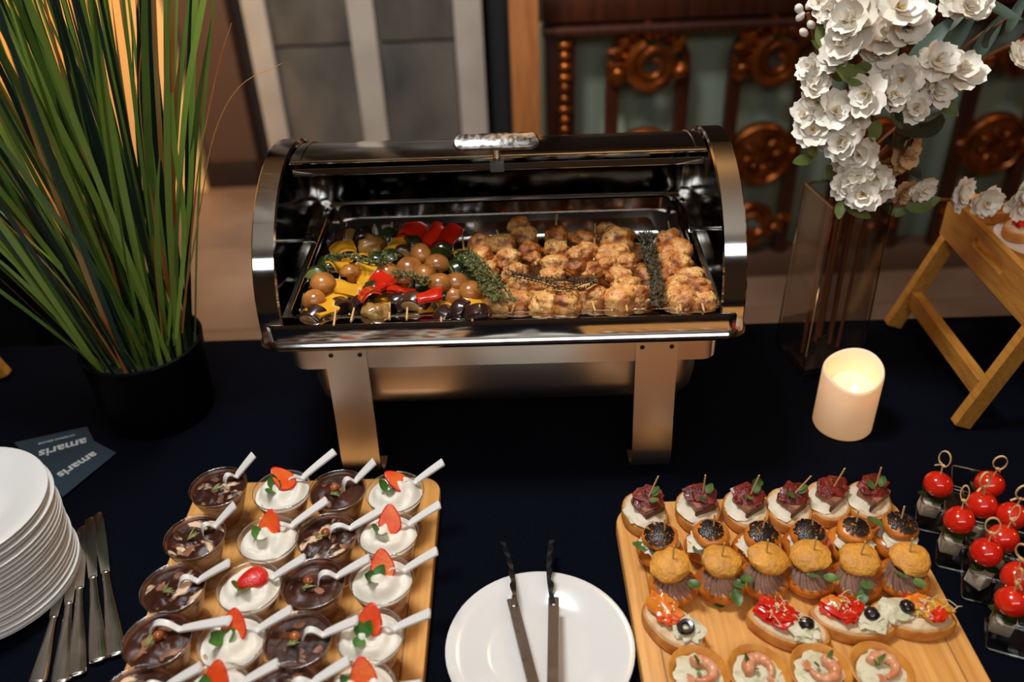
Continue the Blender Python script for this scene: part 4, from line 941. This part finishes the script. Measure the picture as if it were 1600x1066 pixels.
# ---------------------------------------------------------------- printed cards
TEAL = mat('teal_card', C(36, 56, 68), .6); INK = mat('white_ink', C(206, 206, 202), .6)
TEALU = mat('teal_card_shade', C(36, 56, 68), .65)
def text(s, size, parent, loc, rotz, off=0):
    cu = bpy.data.curves.new('lettering', 'FONT'); cu.body = s; cu.size = size; cu.align_x = 'CENTER'; cu.align_y = 'CENTER'; cu.offset = off; cu.extrude = .00005; cu.resolution_u = 2
    tmp = bpy.data.objects.new('lettering_curve', cu); COL.objects.link(tmp); dg = bpy.context.evaluated_depsgraph_get(); me = bpy.data.meshes.new_from_object(tmp.evaluated_get(dg))
    bpy.data.objects.remove(tmp); me.materials.clear(); me.materials.append(INK)
    o = bpy.data.objects.new('lettering', me); COL.objects.link(o); o.parent = parent; o.location = loc; o.rotation_euler = (0, 0, rotz); return o
def card(label, corners, bend, z, ttl, words):
    q = [P(x, y, z) for x, y in corners]; c = sum(q, V()) / 4; c.z = T + z
    ax = ((q[1] - q[0]) + (q[2] - q[3])); ang = math.atan2(ax.y, ax.x)
    W = ((q[1] - q[0]).length + (q[2] - q[3]).length) / 2; H_ = ((q[3] - q[0]).length + (q[2] - q[1]).length) / 2
    t = thing('printed_card', label, 'card', c, ang, None)
    R_ = M4.Rotation(-ang, 4, 'Z'); l = [R_ @ (p_ - c) for p_ in q]
    def f(u, v):
        a = l[0].lerp(l[1], u); b = l[3].lerp(l[2], u); p_ = a.lerp(b, v); return (p_.x, p_.y, bend * sin(pi * v) + .0004)
    g = G().grid(f, 6, 8); n = len(g.v); g.add([v - V((0, 0, .0003)) for v in g.v], [tuple(reversed(x)) for x in g.f])
    obj('card_sheet', g, TEAL, t)
    for s, size, u, v, off in words:
        p_ = V(f(u, v)); d = V(f(u + .1, v)) - V(f(u - .1, v))
        text(s, size, t, (p_.x, p_.y, p_.z + .0005), math.atan2(d.y, d.x) + pi, off)
card('dark teal printed card lying flat behind the plate stack, its lettering upside down', [(22, 692), (136, 667), (152, 700), (58, 732)], .0012, .001, '', [('amaris', .026, .53, .62, .0006), ('CATERING SERVICE', .006, .53, .26, .0001)])
card('second teal printed card, slightly bent and overlapping the first', [(62, 726), (148, 690), (182, 708), (98, 777)], -.0, .0032, '', [('amaris', .023, .47, .52, .0006)])
# ---------------------------------------------------------------- candle
WAX = mat('glowing_wax', C(238, 218, 192), .5, sss=.4, sssr=.02, emit=.32, ecol=(1, .48, .16, 1))
cc = V((.488, 1.024, T + .0006))
ct = thing('led_candle', 'lit cream pillar candle with a dipped rim, in front of the glass vase', 'candle', cc)
R = .0425; Hc = .103; g = G(); n = 48; rings = []
def hh(a): return Hc + .006 * sin(a + .6) * 1.0 - .010 * max(0, math.cos(a + pi / 2 + .25)) ** 3 + .003 * sin(2 * a)
for rf, zf in ((.0, 0), (.96, 0), (1, .03), (1, .5), (1, .94), (.985, .985), (.95, 1.0), (.9, .985), (.87, .94), (.84, .8), (.8, .66), (.4, .62), (0, .62)):
    rings.append([V((R * rf * cos(2 * pi * i / n), R * rf * sin(2 * pi * i / n), zf * (hh(2 * pi * i / n) if zf > .65 else Hc))) for i in range(n)])
vs = [v for r in rings for v in r]; fs = [(k * n + i, k * n + (i + 1) % n, (k + 1) * n + (i + 1) % n, (k + 1) * n + i) for k in range(len(rings) - 1) for i in range(n)]
obj('wax_body', g.add(vs, fs), WAX, ct)
obj('flame', G().lathe([(0, .0), (.003, .003), (.0036, .008), (.002, .015), (0, .02)], 12), mat('flame_glow', C(255, 240, 200), .4, emit=5, ecol=(1, .75, .42, 1)), ct, (.002, -.012, Hc * .64))
l = lamp('candle_glow', 'POINT', (cc.x + .002, cc.y, cc.z + Hc * .9), .012, (1, .62, .34), .012); l.parent = ct; l.location = (.002, 0, Hc * .93)
# ---------------------------------------------------------------- glass vase
VG = thin_glass('vase_glass', (.84, .82, .8, 1), .03, .03, .34)
vq = [P(1242, 588), P(1338, 573), P(1313, 520), P(1213, 548)]
vx = thing('glass_vase', 'tall square clear glass vase with brown stems behind the candle', 'vase', (.5, 1.19, T + .0006), RAD(9))
def sq(w, z): return [V((-w / 2, -w / 2, z)), V((w / 2, -w / 2, z)), V((w / 2, w / 2, z)), V((-w / 2, w / 2, z))]
rg = [sq(.098, 0), sq(.1, .003), sq(.1, .02), sq(.092, .297), sq(.091, .3), sq(.0855, .3), sq(.0865, .297), sq(.092, .016)]
vs = [v for r in rg for v in r]; fs = [(3, 2, 1, 0)] + [(k * 4 + i, k * 4 + (i + 1) % 4, (k + 1) * 4 + (i + 1) % 4, (k + 1) * 4 + i) for k in range(7) for i in range(4)] + [(28, 29, 30, 31)]
obj('glass_walls', G().add(vs, fs), VG, vx, smooth=False)
rimv = G()
for i in range(4):
    a = sq(.0885, .2995)[i]; b = sq(.0885, .2995)[(i + 1) % 4]; rimv.tube([a, b], .0022, 6); obj('edge_glint', G().tube([sq(.0985, .004)[i], sq(.0905, .298)[i]], .0017, 6), bpy.data.materials.get('edge_glint_glass') or thin_glass('edge_glint_glass', (.75, .7, .64, 1), .08, .2, .8), vx)  # thin corner tubes added to imitate glints along the glass edges
obj('vase_rim', rimv, thin_glass('vase_rim_glass', (.8, .74, .66, 1), .05, .3, .9), vx)
obj('vase_base', G().box((0, 0, .009), (.086, .086, .012), .003), thin_glass('base_glass', (.86, .84, .82, 1), .06, .42, .9), vx)
# ---------------------------------------------------------------- flowers
PET = mat('white_petal', C(248, 240, 226), .6, 0, C(238, 224, 202), 40, .4, .75)
PETT = mat('tan_petal', C(206, 164, 114), .6, sss=.2, sssr=.004)
STAM = mat('stamen', C(214, 170, 70), .6)
FLV = mat('flower_leaf', C(82, 98, 40), .5, 0, C(108, 118, 56), 40, rnd=.2)
FDK = mat('dark_leaf', C(40, 44, 26), .5, rnd=.2)
EUC = mat('eucalyptus_leaf', C(66, 84, 70), .5, rnd=.2)
TWIG = mat('twig', C(124, 70, 34), .6)  # orange-brown puts the warm light on the stems into their colour
def petal(g, L, W, curl, cup, mx, wav):
    def f(u, v):
        s = v * 2 - 1; ww = W * .5 * (math.sin(pi * min(1, .08 + .86 * u ** 1.25)) ** .6 if u < .999 else .42)
        y = L * (u - .09 * u * u * (1 - s * s) ** 2 * 0 - .1 * u ** 6 * (1 - abs(s)) )
        return (s * ww, y, L * curl * u * u + cup * s * s * ww + wav * W * .05 * sin(s * 5 + u * 4 + wav * 3))
    g.grid(f, 5, 5, 0, mx)
def blossom(seed, m, open_=1.0):
    rr = random.Random(seed); g = G()
    for lay, (nn, L, tl, zo) in enumerate(((5, .028, 2, 0), (4, .024, 24, .0015), (3, .016, 52, .003))):
        for k in range(nn):
            mx = M4.Translation((0, 0, zo)) @ M4.Rotation(2 * pi * k / nn + lay * .62 + rr.uniform(-.22, .22), 4, 'Z') @ M4.Rotation(RAD(tl * open_ + rr.uniform(-14, 14)), 4, 'X')
            petal(g, L * rr.uniform(.85, 1.12), L * rr.uniform(.92, 1.12), rr.uniform(.0, .4), .28, mx, rr.uniform(.3, 1.4))
    for k in range(6):
        a = rr.uniform(0, 6.28); g.tube([(0, 0, .003), (.003 * cos(a), .003 * sin(a), .011)], [.0005, .0009], 4, 1)
    return g.mesh('blossom', [m, STAM])
BL = [blossom(k, PET, .8 + .15 * (k % 4)) for k in range(6)] + [blossom(9, PETT, 1.5)]
def bud(seed): return G().blob((0, 0, .005), (.0055, .0055, .008), seed, .1, 1.5, 2).mesh('bud', PET)
BUD = bud(1)
def aim(o, d, spin=0):
    o.rotation_euler = (V(d).to_track_quat('Z', 'Y').to_matrix() @ M4.Rotation(spin, 3, 'Z')).to_euler()
rr = random.Random(21)
vz = V((.497, 1.19, T))
def branch(label, spine, blossoms, leaves, buds=(), seed=1, lm=None, name='flowering_branch', stemr=.0028):
    """spine: world points from the vase; the rest are (px, py, depth offset, ...)"""
    t = thing(name, label, 'flower branch' if blossoms else 'branch', vz + V((0, 0, .022)))
    o0 = t.location
    obj('stem', G().tube(bez([V(s_) - o0 for s_ in spine], 6), stemr, 7), TWIG, t)
    cen = V((.53, 1.2, T + .42))
    for px, py, dy, sc in blossoms:
        q = D(px, py, 1.17 + dy); d = (CAM - q).normalized() * .9 + (q - cen).normalized() * .6 + V((rr.uniform(-.5, .5), rr.uniform(-.3, .3), rr.uniform(-.3, .5)))
        b = obj('blossom', BL[rr.randrange(6)] if sc > 0 else BL[6], None, t, q - o0); aim(b, d, rr.uniform(0, 6)); b.scale = (abs(sc),) * 3
    for px, py, dy in buds:
        q = D(px, py, 1.17 + dy); b = obj('bud', BUD, None, t, q - o0); aim(b, (rr.uniform(-1, 1), -.4, .8))
    for px, py, dy, L, ang, m in leaves:
        q = D(px, py, 1.17 + dy); a = RAD(ang); dr = _R * cos(a) + _U2 * sin(a)
        n_ = (-_F * .8 + V((rr.uniform(-.4, .4), 0, rr.uniform(0, .6)))).normalized(); x_ = dr.cross(n_).normalized(); z_ = x_.cross(dr)
        q = q - dr * L * .5
        mx = M4(((x_.x, dr.x, z_.x, q.x - o0.x), (x_.y, dr.y, z_.y, q.y - o0.y), (x_.z, dr.z, z_.z, q.z - o0.z), (0, 0, 0, 1)))
        W = L * (.26 if m is EUC else .5)
        lo = obj('leaf', leaf(G(), L, W, .4, .2, .8, 0, None, 8, 4, .3), m, t); lo.matrix_local = mx
    return t
def dd(px, py, o): return D(px, py, 1.17 + o)
branch('thick white blossom branch at the left of the bouquet, hanging over the vase rim', [vz + V((-.03, -.02, .03)), vz + V((-.02, 0, .3)), dd(1325, 200, .02), dd(1290, 120, .02), dd(1262, 20, .02)],
    [(1270, 108, 0, .8), (1275, 134, -.01, .85), (1280, 160, -.01, .95), (1262, 182, -.01, .8), (1270, 205, -.02, .95), (1306, 176, -.03, 1), (1333, 190, -.03, .95), (1318, 222, -.04, 1.05), (1296, 214, -.02, .8), (1345, 243, -.04, 1), (1325, 250, -.02, .8), (1337, 272, -.05, .95), (1368, 276, -.05, .95), (1348, 302, -.06, 1), (1322, 288, -.05, .85), (1377, 295, -.05, .75), (1283, 8, .02, .8)],
    [(1290, 45, .01, .05, 75, FLV), (1280, 76, 0, .035, 160, FLV), (1262, 228, 0, .04, 125, FLV), (1252, 253, 0, .035, 200, FLV), (1365, 208, -.04, .036, 250, FLV), (1338, 330, -.05, .045, -40, FLV), (1312, 330, -.04, .03, 260, FLV), (1298, 270, 0, .03, 120, FLV), (1295, 100, .02, .03, -30, FLV)],
    [(1248, 30, .02), (1249, 18, .02), (1258, 54, .02), (1270, 42, .02), (1262, 12, .03), (1272, 22, .02)])
branch('upright white blossom branch with the largest blooms at the top of the bouquet', [vz + V((0, .01, .03)), vz + V((.005, .02, .3)), dd(1362, 200, .02), dd(1352, 60, .0), dd(1355, -40, 0)],
    [(1322, 66, -.03, 1.25), (1332, 30, -.03, 1.2), (1308, 88, -.02, .9), (1402, 16, -.07, 1.25), (1415, 44, -.06, 1.05), (1385, 60, -.03, 1), (1374, 86, -.02, .95), (1360, 48, 0, .9), (1430, 22, -.04, .9), (1300, 20, 0, .7)],
    [(1325, 116, -.04, .05, 160, FLV), (1345, 108, -.03, .03, 200, FLV), (1395, 178, -.05, .045, 120, FDK), (1300, 118, 0, .03, 150, FLV)], [])
branch('white blossom branch reaching to the right over dark leaves', [vz + V((.02, 0, .03)), vz + V((.025, .01, .3)), dd(1395, 220, .01), dd(1420, 150, 0), dd(1500, 112, -.01)],
    [(1355, 149, -.05, 1.05), (1380, 134, -.03, .8), (1410, 124, -.03, 1.1), (1396, 150, -.04, .9), (1440, 130, -.02, .8), (1462, 97, -.03, 1), (1500, 113, -.02, 1.1), (1480, 122, 0, .8), (1462, 140, -.03, .95), (1430, 170, -.04, .85), (1412, 240, .02, -1.1), (1392, 256, .03, -.8)],
    [(1482, 168, -.02, .038, -50, FLV), (1430, 200, 0, .085, 200, FDK), (1450, 176, .01, .06, 20, FDK), (1400, 222, .01, .05, 190, FDK), (1425, 265, .02, .04, -60, FDK)], [(1473, 150, -.02)])
branch('low thin blossom branch stretching right towards the wooden tray', [vz + V((.03, -.01, .03)), vz + V((.036, -.01, .3)), dd(1400, 322, 0), dd(1470, 312, .0), dd(1545, 318, .0), dd(1610, 312, 0)],
    [(1440, 293, -.01, .8), (1500, 300, -.01, .85), (1494, 312, 0, .7), (1540, 314, -.01, .95), (1596, 300, -.01, .9), (1592, 318, -.01, .9), (1411, 300, 0, -.8)],
    [(1442, 320, -.01, .05, 12, FLV), (1412, 322, 0, .04, 50, FLV), (1385, 326, 0, .03, -70, FLV), (1372, 315, 0, .04, 30, FDK)], [])
branch('eucalyptus branch with long grey green leaves at the top right', [vz + V((.01, .02, .03)), vz + V((.02, .03, .3)), dd(1420, 180, .05), dd(1500, 80, .05), dd(1610, 5, .05)], [],
    [(1452, 68, .02, .09, 45, EUC), (1492, 58, .04, .085, 62, EUC), (1556, 18, .02, .07, -40, EUC), (1540, 60, .05, .08, 60, EUC), (1530, 86, .05, .08, 15, EUC), (1448, 20, .04, .06, 75, EUC), (1585, 20, .04, .06, 70, EUC), (1500, 20, .05, .07, 50, EUC), (1470, 95, .04, .06, 60, FDK), (1570, 50, .05, .07, 30, FDK)], [], 1, None, 'eucalyptus_branch')
branch('single white blossom twig at the upper right frame edge', [vz + V((.03, .03, .03)), vz + V((.032, .03, .3)), dd(1440, 190, .04), dd(1530, 98, .02), dd(1600, 62, .01)], [(1590, 92, -.01, .9), (1512, 12, .0, .9), (1530, 6, .01, .8), (1490, 4, .02, .8)], [(1582, 82, 0, .02, 200, FLV)], [])
# ---------------------------------------------------------------- wooden bed tray stands
def beam(g, a, b, w, h, up=(0, 0, 1)):
    a = V(a); b = V(b); d = (b - a).normalized(); s = d.cross(V(up)).normalized()
    return g.sweep([a, b], [(-w, -h), (w, -h), (w, h), (-w, h)], side=s)
def tray(label, ox, oy, mirror):
    m = -1 if mirror else 1
    t = thing('wooden_tray', label, 'tray', (ox, oy, T))
    X = lambda x, y, z: V((m * x, y, z))
    for e in (0, 1):
        sgn = 1 if e == 0 else -1; xo = 0 if e == 0 else .44
        for y in (0, -.267):
            obj('leg', beam(G(), X(xo + 0, y, .006), X(xo + sgn * .062, y, .178), .0125, .008, (0, 1, 0)), TRAYW, t, smooth=False)
        obj('leg_crossbar', beam(G(), X(xo + sgn * .022, -.012, .062), X(xo + sgn * .022, -.255, .062), .008, .015), TRAYW, t, smooth=False)
        # end board with a slot for the hand
        x = xo + sgn * .052
        g = G(); cy, cz, L2, H2 = -.1335, .207, .146, .034; ol = [(-L2, -H2), (L2, -H2), (L2, H2 - .012), (L2 - .014, H2), (-L2 + .014, H2), (-L2, H2 - .012)]
        sl = [(-.042, -.008), (.042, -.008), (.048, 0), (.042, .008), (-.042, .008), (-.048, 0)]
        for qx, rv in ((-.005, 0), (.005, 1)):
            vs = [X(x + qx, cy + a, cz + b) for a, b in ol] + [X(x + qx, cy + a, cz + b + .006) for a, b in sl]
            fs = [(0, 1, 7, 6), (1, 2, 8, 7), (2, 3, 9, 8), (3, 4, 10, 9), (4, 5, 11, 10), (5, 0, 6, 11)]
            g.add(vs, fs)
        g.f += [(i, (i + 1) % 6, 12 + (i + 1) % 6, 12 + i) for i in range(6)] + [(6 + i, 18 + i, 18 + (i + 1) % 6, 6 + (i + 1) % 6) for i in range(6)]; g.m += [0] * 12
        obj('end_board', g, TRAYW, t, smooth=False)
    obj('tray_floor', G().box(X(.22, -.1335, .187), (.32, .262, .008), .001), TRAYW, t, smooth=False)
    for y in (.008, -.275): obj('side_board', G().box(X(.22, y, .203), (.326, .01, .05), .003), TRAYW, t, smooth=False)
    return t
tray('small wooden bed tray on slanted legs at the right edge, slot handle facing left', .656, 1.272, False)
tl = P(10, 597)
tray('wooden bed tray at the left edge, only one leg foot in view', tl.x - .008, tl.y + .012, True)
pt = P(1588, 348, .205)
pt.z = T + .1915
doily = obj('paper_doily', G().lathe([(0, 0), (.07, 0), (.074, .0006), (.07, .001), (0, .001)], 40), mat('doily_paper', C(222, 214, 204), .8), None, (pt.x + .035, pt.y - .03, T + .1912)); tag(doily, 'white paper doily on the right wooden tray', 'doily')
t = thing('tray_crostini', 'bread slice with red tomato on the right wooden tray', 'canape', (pt.x + .004, pt.y - .018, T + .1925), RAD(30))
bread(t, .075, .055, .016, 71)
obj('cream_cheese', G().blob((0, 0, .018), (.026, .018, .004), 3, .2, 2, 3), CHEE, t)
obj('tomato_slice', G().blob((-.006, .002, .026), (.02, .015, .008), 4, .25, 2, 3), REDP, t)
lf(t, (-.002, -.006, .03), .022, .014, 170, 5); pick(t, (.002, 0, .03), (0, 0), .02)
shrimp_tart('tray_shrimp_cup', 'pastry cup with a curled shrimp on the right wooden tray, behind the low blossoms', V((pt.x - .022, pt.y + .052, T + .1925)), 60, 1, shm[0])
# ---------------------------------------------------------------- grass plant in a black pot
PR = .09; pc = V((-.563, 1.135, T + .0006))
gp = thing('potted_grass', 'tall green grass plant in a round black pot beside the chafing dish', 'plant', pc)
obj('pot', G().lathe([(0, 0), (PR * .86, 0), (PR * .9, .004), (PR, .126), (PR + .001, .13), (PR - .003, .1315), (PR - .005, .128), (PR - .008, .1), (0, .098)], 48), mat('black_pot', C(6, 6, 7), .5, spec=.12), gp)
so = obj('soil', G().grid(lambda u, v: ((PR - .008) * u * cos(2 * pi * v), (PR - .008) * u * sin(2 * pi * v), .104 + .006 * noise.noise(V((u * 9 * cos(2 * pi * v), u * 9 * sin(2 * pi * v), 0)))), 10, 36), mat('pot_soil', C(20, 18, 16), .9, 0, C(120, 116, 100), 60, .62, .75), gp)
GC = [mat('grass_blade', C(72, 102, 32), .42, 0, C(92, 122, 44), 8, rnd=.2), mat('grass_bright', C(122, 146, 56), .42, rnd=.15), mat('grass_dark', C(20, 36, 30), .45, rnd=.3), mat('grass_blue', C(30, 56, 46), .42, rnd=.2), mat('grass_tan', C(160, 140, 84), .5, 0, C(176, 92, 36), 6, rnd=.15)]
rr = random.Random(5)
def blade(root, tip, w, m, sag):
    root = V(root); tip = V(tip); mid = root.lerp(tip, .5) + sag
    pth = bez([root, root.lerp(mid, .5) + sag * .22, mid, mid.lerp(tip, .5) + sag * .3, tip], 3); k = len(pth)
    fc = V((rr.uniform(-.8, .8), -1, rr.uniform(-.2, .2))); t0 = (tip - root).normalized(); sd = t0.cross(fc).normalized()
    scl = [max(.06, (.75 + .5 * math.sin(min(1, i / (k - 1) * 1.3) * pi * .6)) * (1 - (i / (k - 1)) ** 4)) for i in range(k)]
    obj('blade', G().sweep(pth, [(-w / 2, .0004), (0, -.0007), (w / 2, .0004), (0, .0002)], side=sd, scl=scl, cap=False), m, gp)
for k in range(215):
    u = rr.random(); a = rr.uniform(0, 2 * pi); rd_ = .074 * math.sqrt(rr.random())
    x0, y0 = rd_ * cos(a), rd_ * sin(a)
    lean = RAD(min(17, x0 / .078 * 18 + rr.gauss(-5, 7))); leany = RAD(y0 / .078 * 10 + rr.gauss(0, 6))
    L = rr.uniform(.5, .92) if rr.random() > .15 else rr.uniform(.25, .5)
    tip = V((x0 + L * sin(lean), y0 + L * sin(leany), .1 + L * cos(lean) * cos(leany)))
    sag = V((-.02 * sin(lean) * L * 3, 0, .01))
    blade((x0, y0, .1), tip, rr.uniform(.0035, .009), GC[rr.choices(range(5), (32, 30, 14, 14, 10))[0]], sag)
def strand(pix, w, m):
    pth = bez([D(px, py, y) - pc for px, py, y in pix], 6)
    obj('blade', G().tube(pth, [w * (1 - .7 * i / (len(pth) - 1)) for i in range(len(pth))], 5), m, gp)
for pix in ([(262, 540, 1.1), (278, 330, 1.11), (292, 150, 1.12), (322, -20, 1.13)], [(270, 540, 1.12), (296, 320, 1.13), (300, 160, 1.14), (306, -20, 1.15)], [(275, 530, 1.08), (288, 360, 1.08), (270, 200, 1.08), (262, -10, 1.08)]):
    q_ = bez([D(*a_) - pc for a_ in pix], 5)
    obj('blade', G().sweep(q_, [(-.0042, .0004), (0, -.0007), (.0042, .0004), (0, .0002)], side=(1, -.3, 0), scl=[.5 + .5 * math.sin(min(1, i / 15 + .15) * pi * .6) for i in range(len(q_))], cap=False), GC[1], gp)
strand([(280, 520, 1.11), (312, 330, 1.12), (335, 210, 1.13), (375, 135, 1.14), (441, 99, 1.15)], .0011, GC[4])
strand([(285, 520, 1.1), (308, 280, 1.11), (325, 180, 1.12), (345, 90, 1.13), (362, 36, 1.14)], .0014, GC[4])
strand([(255, 540, 1.09), (232, 300, 1.09), (218, 150, 1.09), (222, 60, 1.1)], .0016, GC[4])
strand([(180, 560, 1.07), (120, 470, 1.06), (50, 390, 1.05), (-20, 320, 1.05)], .002, GC[4])
strand([(190, 560, 1.07), (110, 440, 1.06), (40, 370, 1.05), (-30, 300, 1.05)], .0024, GC[1])
